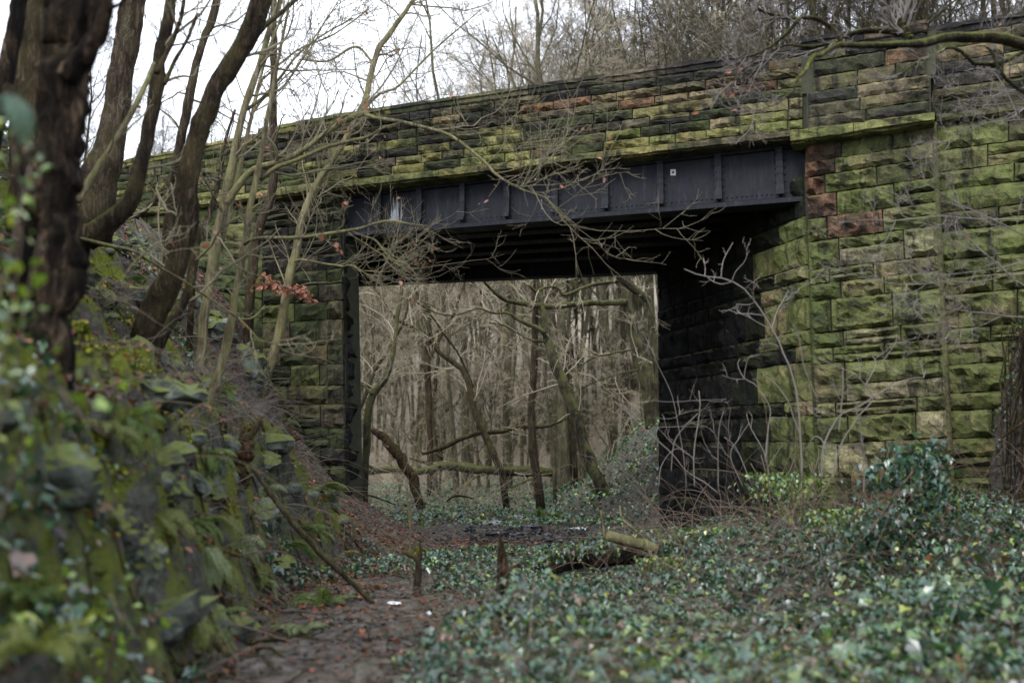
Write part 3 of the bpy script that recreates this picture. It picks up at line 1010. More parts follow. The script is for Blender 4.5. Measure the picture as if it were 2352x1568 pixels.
C = [onfac(150, 520, WOFF), onfac(604, 466, WOFF), onfac(150, 700, WOFF + .02), onfac(606, 960, WOFF + .02)]
core_battered('core', C, M['mortar'], lw, .5, NRM)
wall(lw, 'stone', C, list(np.linspace(0, 1, 12)), NRM, lambda g, s, t, r, k: tone(g, 'deep' if g.random() < .5 else ('grey' if g.random() < .5 else 'green'), .55), (.5, 1.1), .012, .06, cell=.1)

# ================================================================== THE GROUND
def smooth(a, b, x):
    t = np.clip((x - a) / (b - a), 0, 1)
    return t * t * (3 - 2 * t)

def toe_left(y): return -np.interp(y, [0, 5, 9.7, 13, 15, 17, 21, 25, 32, 60, 120], [1.35, 1.55, 2.15, 1.9, 1.35, 1.2, 2.4, 3.4, 4.6, 8, 14])
def toe_right(y): return np.interp(y, [0, 8, 11.3, 12.3, 13.5, 15, 19.5, 21.5, 24, 28, 40, 80, 130], [5.0, 5.0, 5.0, 4.95, 4.9, 4.1, 3.0, 2.2, 1.2, 1.0, 2.0, 4, 8])

def ground_base(x, y):
    u = toe_left(y) - x
    steep = np.interp(u, [0, .15, .45, .62, 1.05, 1.5, 2.2, 3, 4.5, 7, 30], [0, .12, .85, 1.45, 1.90, 2.25, 3.1, 4.1, 5.1, 5.9, 7.5])
    soft = np.interp(u, [0, .8, 1.5, 2.7, 3.4, 4.6, 8, 30], [0, .35, .75, 2.1, 3.7, 5.1, 6, 7.5])
    wood = np.interp(u, [0, 2, 5, 10, 20, 60], [0, .5, 2.4, 5.2, 6.5, 8])
    a = smooth(11.0, 15.0, y)
    b = smooth(18.5, 22.5, y)
    left = (steep * (1 - a) + soft * a) * (1 - b) + wood * b
    v = x - toe_right(y)
    near = np.interp(v, [0, .8, 1.35, 1.55, 1.8, 3, 5, 10, 40], [0, .12, .35, 1.9, 2.8, 3.9, 5.0, 6.0, 7])
    far = np.interp(v, [0, 1.2, 2.9, 5, 10, 20, 60], [0, .55, 2.35, 4.0, 6.2, 7.0, 8])
    right = near * (1 - b) + far * b
    floor = np.interp(y, [-30, 0, 20, 25, 40, 60, 100, 150, 200, 300], [0, 0, 0, .1, .7, 2.8, 13, 29, 40, 52])
    return floor + np.maximum(left, right)

def ground_z(x, y):
    x, y = np.asarray(x, float), np.asarray(y, float)
    z = ground_base(x, y)
    u = toe_left(y) - x
    k = smooth(-.2, .8, u) * (1 - smooth(11, 15, y)) * .8 + .2
    far = smooth(22, 40, y)
    z = z + .50 * smooth(1.0, 2.6, x) * smooth(7.5, 10.0, y) * (1 - smooth(11.6, 13.2, y)) * (1 - smooth(5.2, 6.2, x))
    z = z + (fbm(x * 2.6, y * 2.6, 91, 4) * .26 + fbm(x * 8, y * 8, 95, 3) * .09) * smooth(.0, .5, u) * (1 - smooth(13, 16, y))
    z = z + fbm(x * 1.3, y * 1.3, 5, 4) * (.10 + .25 * k * (k > .3)) + fbm(x * 4.5, y * 4.5, 9, 3) * .045 * (1 + k) + far * fbm(x * .22, y * .22, 15, 3) * .8
    step = smooth(.0, .3, u) * (1 - smooth(10.5, 13.5, y)) * (1 - smooth(2.5, 4, u))
    q = .42
    zz = z + fbm(x * .9, y * .9, 31, 2) * .35
    f = zz / q - np.floor(zz / q)
    led = (np.floor(zz / q) + smooth(.25, .75, f)) * q - fbm(x * .9, y * .9, 31, 2) * .35
    return z * (1 - .75 * step) + led * .75 * step

ys_ = np.concatenate([np.linspace(-12, 2.4, 14), np.linspace(2.5, 24, 270), np.geomspace(24.1, 320, 110)])
xs_ = np.concatenate([-np.geomspace(9.05, 200, 40)[::-1], np.linspace(-9, 9, 250), np.geomspace(9.05, 200, 40)])
GX, GY = np.meshgrid(xs_, ys_)
GZ = ground_z(GX, GY)
nr_, nc_ = GX.shape
ii = np.arange(nr_ - 1)[:, None] * nc_ + np.arange(nc_ - 1)[None, :]
GF = np.stack([ii, ii + 1, ii + nc_ + 1, ii + nc_], -1).reshape(-1, 4)
u_ = toe_left(GY) - GX
rockm = smooth(-.1, .3, u_) * (1 - smooth(10.5, 14, GY))
mossm = smooth(-.1, .5, u_) * (1 - smooth(12, 16, GY)) * .95 + .10
litm = smooth(22, 34, GY) * .8
gcol = np.stack([rockm, mossm, litm], -1).reshape(-1, 3)
gr = mk('ground', np.stack([GX, GY, GZ], -1), None, GF, M['ground'], None, True, gcol, np.zeros(3))
tag(gr, kind='structure')

def gp(x, y, dz=0.0):
    return np.array([x, y, float(ground_z(x, y)) + dz])

def bank_points():
    """grid points of the left bank with their upward slope"""
    gx, gy = np.gradient(GZ, axis=1) / np.gradient(GX, axis=1), np.gradient(GZ, axis=0) / np.gradient(GY, axis=0)
    nz = 1 / np.sqrt(1 + gx ** 2 + gy ** 2)
    k = (u_ > -.1) & (u_ < 6) & (GY > 3) & (GY < 15)
    return np.stack([GX[k], GY[k], GZ[k]], -1), nz[k]
BANKP, BANKN = bank_points()

# --- stones bedded in the bank and rubble on the mud: pieces of the ground
rg_ = np.random.default_rng(64)
def rock_piece(seed):
    g = np.random.default_rng(seed)
    n1, n2 = 12, 7
    th, ph = np.meshgrid(np.linspace(0, 2 * math.pi, n1, endpoint=False), np.linspace(.05, math.pi - .05, n2))
    D = np.stack([np.sin(ph) * np.cos(th), np.sin(ph) * np.sin(th), np.cos(ph)], -1)
    N = unit(g.normal(0, 1, (11, 3)))
    r = np.min(g.uniform(.6, .95, 11) / np.maximum(D @ N.T, 1e-3), -1).clip(0, 1.3) * (1 + g.normal(0, .05, th.shape))
    i, j = np.arange(n2 - 1)[:, None] * n1, np.arange(n1)[None]
    F = np.stack([i + j, i + n1 + j, i + n1 + (j + 1) % n1, i + (j + 1) % n1], -1).reshape(-1, 4)
    return mesh_data('stone', D * r[..., None], None, F, M['rock'], False)
PIECES = [rock_piece(700 + k) for k in range(7)]
kk = rg_.choice(len(BANKP), 190, p=(BANKN < .72) / (BANKN < .72).sum())
for k in kk:
    o = put('stone', PIECES[rg_.integers(0, 7)], gr, BANKP[k] + rg_.normal(0, .03, 3))
    s_ = rg_.uniform(.05, .17) * (1.5 if rg_.random() < .15 else 1)
    o.scale = (s_ * rg_.uniform(.8, 1.5), s_ * rg_.uniform(.8, 1.4), s_ * rg_.uniform(.5, 1.0))
    o.rotation_euler = (rg_.normal(0, .3), rg_.normal(0, .3), rg_.uniform(0, 6.28))
RUB = []
M['rubble'] = plain('wet rubble', (0.040, 0.040, 0.044), 0.45, 0.4, 0.6, 6.0)
for k in range(4):
    me = PIECES[k].copy()
    me.materials[0] = M['rubble']
    RUB.append(me)
for k in range(70):
    x, y = rg_.normal(.3, .62), rg_.normal(17.6, 1.3)
    o = put('stone', RUB[rg_.integers(0, 4)], gr, gp(x, y, .01))
    s_ = rg_.uniform(.03, .11)
    o.scale = (s_ * 1.3, s_, s_ * rg_.uniform(.4, .8))
    o.rotation_euler = (rg_.normal(0, .3), rg_.normal(0, .3), rg_.uniform(0, 6.28))

# ================================================================== THE WOOD BEYOND
rt = np.random.default_rng(77)

def tree_parts(seed, h, r, lean, limb0=.35, nl=14, spread=(.22, .42), bush=False):
    """meshes of one bare tree standing at the origin: trunk, crown"""
    g = np.random.default_rng(seed)
    n = 12
    t = np.linspace(0, 1, n)
    wob = np.cumsum(g.normal(0, .028 * h, (n, 2)), 0) * np.array([1, 1]) * .6
    P = np.stack([lean[0] * h * t ** 1.3 + wob[:, 0] * t, lean[1] * h * t ** 1.3 + wob[:, 1] * t, h * t - .3 * (t == 0)], -1)[None]
    R = (r * (1 - .82 * t ** .9) * (1 + .35 * np.exp(-t * 18)))[None]
    tv, tf_ = tubes(P, R, 9, .10, g)
    mb = MB()
    a = kids(g, P, R, nl, limb0, .97, *spread, 22, 58, 7, .13, .05, .52, .010)
    b = kids(g, *a, 6, .18, 1, .34, .62, 22, 60, 5, .15, .04, .60, .007)
    c = kids(g, *b, 5, .2, 1, .36, .66, 22, 60, 4, .17, .03, .65, .0065)
    d = kids(g, *c, 7, .15, 1, .40, .80, 20, 60, 3, .18, .03, .7, .0046, .6)
    tm = MB().add(tv, None, tf_)
    for (q, s) in ((a, 6), (b, 4)):
        tm.add(tubes(*q, s)[0], None, tubes(*q, s)[1])
    tv, _, tf_, _ = tm.get()
    for (q, s) in ((c, 3), (d, 3)):
        mb.add(tubes(*q, s)[0], None, tubes(*q, s)[1])
    V, _, F, _ = mb.get()
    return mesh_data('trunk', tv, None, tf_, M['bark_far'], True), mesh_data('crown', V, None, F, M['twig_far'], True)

VAR = []
for k, (h, r, ln, l0, nl_) in enumerate(((17, .12, (.05, .0), .36, 14), (20, .145, (-.06, .03), .40, 15), (15, .095, (.12, -.02), .32, 13), (18, .11, (-.14, .02), .34, 14), (14, .085, (.18, .0), .30, 12))):
    VAR.append(tree_parts(100 + k, h, r, ln, l0, nl_))
SKY = []
for k, (h, r, ln, l0, nl_) in enumerate(((18, .10, (.03, .0), .30, 18), (20, .12, (-.05, .03), .34, 20), (16, .08, (.06, -.02), .26, 17), (19, .11, (-.07, .02), .28, 18))):
    a_, b_ = tree_parts(150 + k, h, r, ln, l0, nl_)
    a_.materials[0], b_.materials[0] = M['bark_sky'], M['twig_sky']
    SKY.append((a_, b_))
SAP = [tree_parts(200 + k, h, .06, ln, .10, 16, (.22, .45)) for k, (h, ln) in enumerate(((6.5, (.05, 0)), (5.0, (-.12, .05)), (8.0, (.10, .02))))]

def plant_tree(kind, x, y, rot, s, label, group, z=None, name='tree'):
    root = empty(name, (x, y, float(ground_z(x, y)) if z is None else z), label, 'tree', group)
    root.rotation_euler = (0, 0, rot)
    root.scale = (s, s, s)
    put('trunk', kind[0], root)
    put('crown', kind[1], root)
    return root

GR = 'bare trees of the wood beyond the bridge'
cnt = 0
spots = []
def far_ok(x, y, dmin):
    return all((x - a) ** 2 + (y - b) ** 2 > dmin ** 2 for a, b in spots)

# the valley seen through the opening
tries = 0
while cnt < 84 and tries < 4000:
    tries += 1
    y = 29 + 62 * rt.random() ** 1.15
    ua, ub = (790, 1540)
    u = rt.uniform(ua, ub)
    x = (u - 1176) / FPX * y
    if not far_ok(x, y, 1.1 if y < 50 else 1.8): continue
    if y < 40 and u < 1000: continue
    spots.append((x, y))
    k = rt.integers(0, len(VAR))
    s = rt.uniform(.8, 1.1)
    if u < 960 and y < 75: s *= .62
    plant_tree(VAR[k], x, y, rt.uniform(0, 6.28), s, 'slim bare tree of the valley wood seen through the bridge opening', GR)
    cnt += 1
cnt = 0
while cnt < 34:
    y = 42 + 46 * rt.random()
    u = rt.uniform(770, 1010)
    plant_tree(VAR[rt.integers(0, len(VAR))], (u - 1176) / FPX * y, y, rt.uniform(0, 6.28), rt.uniform(.58, .76), 'slim bare tree of the valley wood seen through the bridge opening', GR)
    cnt += 1
# the plateau right of the cutting: crowns show over the parapet
cnt = 0
while cnt < 104 and tries < 9000:
    tries += 1
    y = 29 + 34 * rt.random()
    u = rt.uniform(985, 2520)
    x = (u - 1176) / FPX * y
    if not far_ok(x, y, 1.3) or (y < 50 and x < 4.5): continue
    spots.append((x, y))
    plant_tree(SKY[rt.integers(0, len(SKY))], x, y, rt.uniform(0, 6.28), rt.uniform(.85, 1.15), 'tall bare tree whose grey crown shows above the parapet', 'bare crowns above the bridge parapet')
    cnt += 1
cnt = 0
while cnt < 26:
    y = 50 + 24 * rt.random()
    u = rt.uniform(930, 1480)
    plant_tree(SKY[rt.integers(0, len(SKY))], (u - 1176) / FPX * y, y, rt.uniform(0, 6.28), rt.uniform(1.2, 1.5) * (.86 if u < 1050 else 1), 'tall bare tree whose grey crown shows above the parapet', 'bare crowns above the bridge parapet')
    cnt += 1
# thin wood on the left, low on the skyline
cnt = 0
while cnt < 16 and tries < 12000:
    tries += 1
    y = 36 + 26 * rt.random()
    u = rt.uniform(-60, 560)
    x = (u - 1176) / FPX * y
    if not far_ok(x, y, 2): continue
    spots.append((x, y))
    plant_tree(SKY[rt.integers(0, len(SKY))], x, y, rt.uniform(0, 6.28), rt.uniform(.75, 1.0) * (1.0 if u < 300 else .72), 'bare tree of the left hand wood behind the bank trunks', 'bare trees on the left skyline')
    cnt += 1
cnt = 0
while cnt < 12:
    y = 52 + 30 * rt.random()
    u = rt.uniform(560, 1020)
    x = (u - 1176) / FPX * y
    plant_tree(SKY[rt.integers(0, len(SKY))], x, y, rt.uniform(0, 6.28), rt.uniform(.62, .74) * (.9 + (y - 52) / 90), 'low bare tree just topping the left part of the parapet', 'bare trees on the left skyline')
    cnt += 1
# saplings and brush between the trunks
cnt = 0
while cnt < 46:
    y = 30 + 50 * rt.random() ** 1.3
    u = rt.uniform(800, 1530)
    x = (u - 1176) / FPX * y
    r_ = plant_tree(SAP[rt.integers(0, 3)], x, y, rt.uniform(0, 6.28), rt.uniform(.55, 1.1) * (.6 if y < 30 else 1), 'thin bare sapling among the trunks of the valley wood', 'saplings of the valley wood', name='sapling')
    cnt += 1

# --- the trees one can tell apart through the opening
def C5(x, y): return (752.6 + .36 * x, 564.4 + .36 * y)
def wood_tree(label, base, parts, mat, d0, twig=(5, .8, 2.2), n=26, seed=0, group='leaning trees beyond the opening'):
    """parts: list of (name, [(x,y,w)...] in crop pixels, d0, d1)"""
    g = np.random.default_rng(seed)
    P0 = [(*C5(x, y), w * .36) for x, y, w in parts[0][1]]
    b = at(P0[0][0], P0[0][1], parts[0][2])
    gz_ = float(ground_z(b[0], b[1]))
    root = empty('tree', (b[0], b[1], gz_), label, 'tree', None)
    tw = MB()
    for (nm, pts, da, db) in parts:
        PR = px_line([(*C5(x, y), w * .36) for x, y, w in pts], da, db, n, g, .10)
        if nm == 'trunk':                                   # root it in the ground
            PR[0][0, 0, 2] = min(PR[0][0, 0, 2], gz_ - .15)
        limb(nm, PR, mat, root, 9 if nm == 'trunk' else 7, .10, g)
        a = kids(g, *PR, twig[0] if nm != 'trunk' else twig[0] * 2, .25, 1, twig[1], twig[2], 25, 75, 6, .17, .05, .45, .010, absolute=True, rmax=.017)
        c = kids(g, *a, 5, .2, 1, .35, .7, 25, 65, 4, .18, .03, .6, .007)
        e = kids(g, *c, 5, .2, 1, .4, .8, 25, 65, 3, .18, .02, .7, .006, .6)
        for q, s in ((a, 5), (c, 3), (e, 3)):
            v, f = tubes(*q, s)
            tw.add(v, None, f)
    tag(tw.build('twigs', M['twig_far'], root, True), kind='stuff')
    return root

wood_tree('dark slender tree leaning steeply left across the opening', None, [
    ('trunk', [(1150, 1530, 50), (1060, 1330, 46), (990, 1180, 46), (935, 1040, 46), (900, 880, 40), (840, 770, 36), (700, 670, 30), (610, 550, 28), (450, 480, 24), (390, 390, 20), (300, 270, 16), (240, 120, 10)], 26, 27.5),
    ('limb', [(700, 670, 24), (640, 520, 26), (640, 440, 24), (560, 280, 18), (520, 120, 12)], 27.2, 28),
    ('limb', [(930, 900, 12), (840, 700, 14), (760, 590, 14), (640, 420, 10), (520, 330, 8)], 26.8, 26)], M['bark_dark'], 26, seed=1)
wood_tree('upright brown trunk standing centre in the opening', None, [
    ('trunk', [(1365, 1610, 62), (1320, 1400, 54), (1300, 1200, 52), (1300, 950, 48), (1318, 700, 44), (1322, 480, 42), (1310, 250, 40), (1330, 0, 34)], 25.5, 26)], M['bark_brown'], 26, twig=(3, .6, 1.8), seed=2)
wood_tree('thick green trunk leaning left near the right bank of the opening', None, [
    ('trunk', [(1770, 1540, 90), (1700, 1420, 78), (1640, 1280, 72), (1570, 1050, 72), (1480, 800, 66), (1420, 650, 62), (1390, 540, 60), (1370, 380, 40), (1345, 200, 34), (1330, 0, 28)], 24.5, 26),
    ('limb', [(1390, 560, 36), (1330, 520, 34), (1230, 480, 28), (1150, 430, 22), (1060, 430, 18), (960, 400, 14), (830, 440, 12), (700, 430, 10), (560, 350, 8)], 25.2, 25.8),
    ('limb', [(1390, 610, 16), (1300, 600, 16), (1220, 560, 14), (1130, 510, 12), (1030, 490, 10)], 25.3, 26)], M['bark_moss'], 25, seed=3)
wood_tree('stout grey trunk at right of the opening with long mossy level limb', None, [
    ('trunk', [(2080, 1180, 110), (2050, 940, 100), (2000, 760, 86), (1950, 560, 78), (1915, 400, 74), (1900, 200, 66), (1890, 0, 60)], 27, 27),
    ('limb', [(1905, 360, 46), (1800, 365, 40), (1640, 370, 36), (1450, 385, 34), (1330, 380, 34), (1230, 365, 34), (1130, 345, 30), (1060, 290, 22), (1000, 230, 16), (960, 100, 10)], 26.8, 24),
    ('limb', [(1980, 790, 12), (1850, 820, 12), (1700, 870, 10), (1580, 930, 9), (1480, 1010, 7)], 26.6, 25),
    ('limb', [(1950, 660, 12), (1800, 690, 12), (1680, 720, 10), (1600, 800, 9), (1580, 900, 7)], 26.7, 25)], M['bark_moss'], 27, twig=(4, .5, 1.6), seed=4)
wood_tree('curving mossy tree hard against the right abutment', None, [
    ('trunk', [(2150, 1150, 60), (2120, 900, 58), (2085, 650, 54), (2065, 450, 50), (2040, 340, 50), (1960, 285, 56), (1890, 220, 58), (1840, 160, 52), (1800, 20, 40)], 25, 24.2),
    ('limb', [(1860, 228, 24), (1780, 235, 24), (1680, 250, 22), (1580, 290, 22), (1500, 315, 20), (1470, 270, 18), (1400, 262, 16), (1330, 290, 16), (1280, 250, 14)], 24.5, 24)], M['bark_moss'], 25, twig=(3, .4, 1.2), seed=5)
wood_tree('crooked greenish tree just inside the left abutment', None, [
    ('trunk', [(235, 1650, 50), (240, 1450, 46), (250, 1200, 44), (270, 1020, 46), (300, 930, 42), (370, 850, 36), (410, 720, 34), (430, 600, 30), (450, 420, 26), (470, 300, 22), (480, 60, 16)], 23, 25),
    ('limb', [(285, 950, 20), (240, 900, 14), (180, 860, 10), (120, 700, 8)], 23.5, 24)], M['bark_moss'], 23, twig=(4, .6, 1.8), seed=6)
wood_tree('thin brown stem slanting beside the left abutment', None, [
    ('trunk', [(150, 1190, 24), (200, 1060, 26), (250, 930, 26), (300, 800, 24), (370, 680, 24), (430, 590, 22), (500, 440, 18), (510, 300, 16), (490, 150, 12)], 24.5, 26)], M['bark_brown'], 24, twig=(4, .6, 1.6), seed=7)
wood_tree('dark forked trunk with ivied foot left of centre in the opening', None, [
    ('trunk', [(660, 1440, 48), (650, 1250, 46), (645, 1000, 44), (635, 760, 42), (640, 640, 38), (650, 560, 32), (640, 400, 26), (620, 250, 24), (630, 0, 18)], 30, 30.5),
    ('limb', [(640, 740, 26), (690, 640, 24), (740, 540, 20), (800, 440, 18), (850, 300, 12), (900, 150, 8)], 30.2, 31)], M['bark_dark'], 30, twig=(4, .6, 2.0), seed=8)
wood_tree('brown upright trunk behind the green leaning trunk', None, [
    ('trunk', [(1575, 1400, 54), (1560, 1200, 54), (1545, 950, 56), (1520, 700, 58), (1490, 480, 52), (1450, 260, 50), (1420, 0, 42)], 31, 31.5)], M['bark_brown'], 31, twig=(4, .6, 2.0), seed=9)
wood_tree('slim dark stem between the two centre trunks', None, [
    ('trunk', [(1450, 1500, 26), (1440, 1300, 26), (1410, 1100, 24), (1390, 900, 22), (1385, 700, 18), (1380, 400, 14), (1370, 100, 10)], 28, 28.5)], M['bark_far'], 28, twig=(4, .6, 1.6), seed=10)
wood_tree('slender straight trunk in front of the right bank shrubs', None, [
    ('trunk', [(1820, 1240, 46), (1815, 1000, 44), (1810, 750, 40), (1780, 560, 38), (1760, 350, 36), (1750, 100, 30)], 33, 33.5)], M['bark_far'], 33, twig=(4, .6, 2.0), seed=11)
wood_tree('reddish slender trunk at the foot of the right bank', None, [
    ('trunk', [(1910, 1060, 34), (1905, 850, 34), (1890, 600, 32), (1870, 350, 28), (1860, 100, 24)], 35, 35.5)], M['bark_brown'], 35, twig=(4, .6, 2.0), seed=12)
wood_tree('pale broken leaning trunk in the middle distance of the opening', None, [
    ('trunk', [(1240, 1050, 24), (1200, 860, 26), (1160, 740, 26), (1130, 600, 24), (1120, 470, 20)], 38, 38.5)], M['bark_pale'], 38, twig=(3, .5, 1.6), seed=13)
wood_tree('forked trunk beyond the fallen log', None, [
    ('trunk', [(1165, 1160, 30), (1160, 1000, 30), (1120, 880, 26), (1070, 760, 22), (1000, 600, 18), (960, 450, 14)], 36, 37),
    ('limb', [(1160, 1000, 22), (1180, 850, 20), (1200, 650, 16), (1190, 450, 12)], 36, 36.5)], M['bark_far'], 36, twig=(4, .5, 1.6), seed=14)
wood_tree('curved thin tree with low bowed side stem left of centre', None, [
    ('trunk', [(690, 1280, 28), (680, 1000, 28), (690, 800, 24), (710, 680, 20), (700, 520, 16)], 33, 33.5),
    ('limb', [(690, 1080, 16), (760, 1050, 16), (830, 1000, 14), (845, 940, 10)], 33, 33)], M['bark_dark'], 33, twig=(4, .5, 1.5), seed=15)

# --- fallen wood beyond the bridge
def log_(name, label, cat, pts, d0, d1, mat, seed, conv=C5, sc_=.36, tw=0, group=None, sides=9, n=24):
    g = np.random.default_rng(seed)
    PR = px_line([(*conv(x, y), w_ * sc_) for x, y, w_ in pts], d0, d1, n, g, .12)
    root = empty(name, PR[0][0, n // 2], label, cat, group)
    limb('stem', PR, mat, root, sides, .12, g)
    if tw:
        a = kids(g, *PR, tw, .2, 1, .4, 1.4, 30, 80, 5, .18, .03, .45, .007, absolute=True, rmax=.016)
        c = kids(g, *a, 4, .2, 1, .35, .7, 25, 65, 4, .18, .02, .6, .005)
        for q, s in ((a, 5), (c, 3)):
            v, f = tubes(*q, s)
            tag(mk('twigs', v, None, f, M['twig_far'], root, True), kind='stuff')
    return root

log_('fallen_log', 'long fallen trunk lying level across the valley floor', 'fallen trunk', [(250, 1440, 36), (400, 1430, 46), (580, 1440, 48), (740, 1405, 50), (900, 1420, 60), (1080, 1430, 62), (1280, 1440, 62), (1440, 1445, 56)], 29.5, 28.5, M['bark_moss'], 21, tw=6)
log_('broken_log', 'splintered red brown stem leaning down to the left', 'fallen branch', [(290, 1170, 40), (350, 1220, 56), (430, 1300, 66), (490, 1400, 70), (560, 1540, 60), (600, 1680, 50)], 25.5, 24.5, M['bark_red'], 22, tw=3)
log_('fallen_branch', 'long pale fallen branch rising right behind the leaning trunks', 'fallen branch', [(600, 1325, 22), (720, 1290, 30), (850, 1230, 30), (1000, 1190, 32), (1130, 1180, 28), (1240, 1150, 26), (1400, 1150, 20), (1530, 1100, 12)], 27.5, 27.5, M['bark_brown'], 23, tw=6)
log_('fallen_branch', 'short mossy fallen branch above the level trunk', 'fallen branch', [(520, 1350, 18), (620, 1380, 24), (720, 1395, 22), (800, 1400, 16)], 30.2, 30, M['bark_moss'], 24, tw=3)
log_('broken_stump', 'small red broken stump behind the level trunk', 'stump', [(720, 1400, 36), (715, 1330, 34), (725, 1275, 20)], 31, 31, M['bark_red'], 25, n=10)
log_('fallen_branch', 'thin pale stick propped at the foot of the centre trunk', 'fallen branch', [(1170, 1540, 14), (1260, 1500, 16), (1340, 1470, 14), (1430, 1450, 12)], 25.2, 26.5, M['bark_pale'], 26)
log_('fallen_branch', 'dark low branch arching out of the ivy beyond the bridge', 'fallen branch', [(760, 1630, 10), (800, 1600, 14), (860, 1595, 13), (930, 1610, 8)], 23.5, 23, M['bark_dark'], 27)
log_('fallen_branch', 'orange brown stick lying beside the left abutment beyond', 'fallen branch', [(160, 1580, 10), (260, 1590, 12), (340, 1615, 11), (430, 1650, 8)], 22.2, 21.5, M['bark_brown'], 28)
log_('fallen_branch', 'bent grey branch sloping down left under the broken stem', 'fallen branch', [(100, 1290, 34), (160, 1330, 32), (240, 1400, 26), (330, 1440, 20)], 25, 26, M['bark_far'], 29, tw=3)
log_('fallen_branch', 'short pale prop stick leaning under the level trunk', 'fallen branch', [(850, 1590, 12), (890, 1520, 13), (950, 1470, 11), (1000, 1450, 8)], 26.3, 27, M['bark_pale'], 30)

# ================================================================== THE LEFT BANK
def C1(x, y): return (.36 * x, .36 * y)
def C2(x, y): return (752.6 + .36 * x, .36 * y)
def C3(x, y): return (1505.3 + .36 * x, .36 * y)
def C4(x, y): return (.36 * x, 470.4 + .36 * y)
def C6(x, y): return (1505.3 + .36 * x, 470.4 + .36 * y)
def C7(x, y): return (.36 * x, 1003.8 + .36 * y)
def C8(x, y): return (752.6 + .36 * x, 1003.8 + .36 * y)
def R2(x, y): return (564.5 + .2 * x, 376.3 + .2 * y)
def D0(x, y): return (x, y)

def hit(u, v, lo=2.5, hi=60):
    """where the line of sight through a picture point meets the ground"""
    d = np.arange(lo, hi, .03)
    r = ray(u, v)
    p = CAM[None] + r[None] * (d / r[1])[:, None]
    below = p[:, 2] < ground_z(p[:, 0], p[:, 1])
    k = int(np.argmax(below)) if below.any() else len(d) - 1
    return p[k]

# --- loose leaves
def leaf_outline(kind):
    if kind == 'ivy':
        o = [(0, 0), (.30, -.10), (.50, .22), (.27, .46), (0, 1), (-.27, .46), (-.50, .22), (-.30, -.10)]
        c = (0, .30)
    elif kind == 'oval':
        o = [(0, 0), (.27, .22), (.30, .55), (0, 1), (-.30, .55), (-.27, .22)]
        c = (0, .45)
    else:                                                   # far: a folded kite
        return np.array([(0, 0, 0), (.42, .35, .06), (0, 1, -.05), (-.42, .35, .06)]), np.array([(0, 1, 2), (0, 2, 3)])
    V = [(x, y, .10 * abs(x) * 2 - .14 * max(0, y - .4)) for x, y in o] + [(*c, -.03)]
    n = len(o)
    return np.array(V), np.array([(i, (i + 1) % n, n) for i in range(n)])

LEAF = {k: leaf_outline(k) for k in ('ivy', 'oval', 'kite')}

def leaves(rng, P, size, kind, tilt=(5, 50), colors=None, curl=1.0, face=None):
    """loose leaves at P (N,3): vertices, triangles, colours"""
    P = np.asarray(P, float)
    N = len(P)
    L, T = LEAF[kind]
    m = len(L)
    yaw, pit = rng.uniform(0, 6.283, N), np.radians(rng.uniform(*tilt, N))
    roll = rng.normal(0, .35, N)
    l = np.broadcast_to(L, (N, m, 3)).copy()
    l[:, :, 2] *= curl * rng.uniform(.5, 1.6, (N, 1))
    l[:, :, 0] *= rng.uniform(.75, 1.15, (N, 1))
    x, y, z = l[..., 0], l[..., 1], l[..., 2]
    c, s = np.cos(roll)[:, None], np.sin(roll)[:, None]
    x, z = c * x + s * z, -s * x + c * z
    c, s = np.cos(pit)[:, None], np.sin(pit)[:, None]
    y, z = c * y + s * z, -s * y + c * z
    c, s = np.cos(yaw)[:, None], np.sin(yaw)[:, None]
    x, y = c * x - s * y, s * x + c * y
    V = np.stack([x, y, z], -1) * np.asarray(size)[:, None, None] + P[:, None, :]
    F = (T[None] + (np.arange(N) * m)[:, None, None]).reshape(-1, 3)
    Cc = np.repeat(colors, m, 0) if colors is not None else None
    return V.reshape(-1, 3), F, Cc

IVY = np.array([(.024, .064, .042), (.034, .085, .052), (.056, .118, .052), (.085, .160, .042), (.155, .220, .032), (.205, .240, .030), (.130, .070, .040)])
def ivy_cols(rng, N, p=(.34, .31, .18, .08, .025, .01, .055)):
    k = rng.choice(len(IVY), N, p=np.array(p) / np.sum(p))
    return IVY[k] * rng.uniform(.4, 1.3, (N, 1))
DEADC = np.array([(.20, .060, .034), (.15, .045, .028), (.22, .095, .045), (.11, .060, .038), (.26, .13, .07)])
def dead_cols(rng, N):
    return DEADC[rng.integers(0, len(DEADC), N)] * rng.uniform(.6, 1.25, (N, 1))

def leaf_mesh(kind, col, rng, s=1.0):
    V, F, c = leaves(rng, np.zeros((1, 3)), np.array([s]), kind, (0, 1), np.array([col]), 1.4)
    return V, F, c

rb = np.random.default_rng(5)
RED = []
for k in range(4):
    V, F, c = leaf_mesh('oval', DEADC[k] * (1.5, 1.35, 1.3), rb)
    RED.append(mesh_data('dead_leaf', V, F, None, M['dead'], False, np.array([(.30, .125, .090), (.24, .095, .065), (.34, .165, .115), (.22, .085, .055)][k])[None].repeat(len(V), 0)))
GREEN = []
for k, c_ in enumerate(((.15, .24, .02), (.09, .16, .03), (.04, .085, .035), (.20, .25, .03))):
    V, F, c = leaf_mesh('oval' if k % 2 else 'ivy', np.array(c_), rb)
    GREEN.append(mesh_data('leaf', V, F, None, M['leaf'], False, c))

def hang_leaves(parent, name, meshes, pts, size, rng):
    base = world_loc(parent)
    for p in pts:
        o = put(name, meshes[rng.integers(0, len(meshes))], parent, np.asarray(p) - base)
        o.rotation_euler = (rng.uniform(-1.2, 1.2), rng.uniform(-1.2, 1.2), rng.uniform(0, 6.28))
        s = rng.uniform(*size)
        o.scale = (s, s, s)

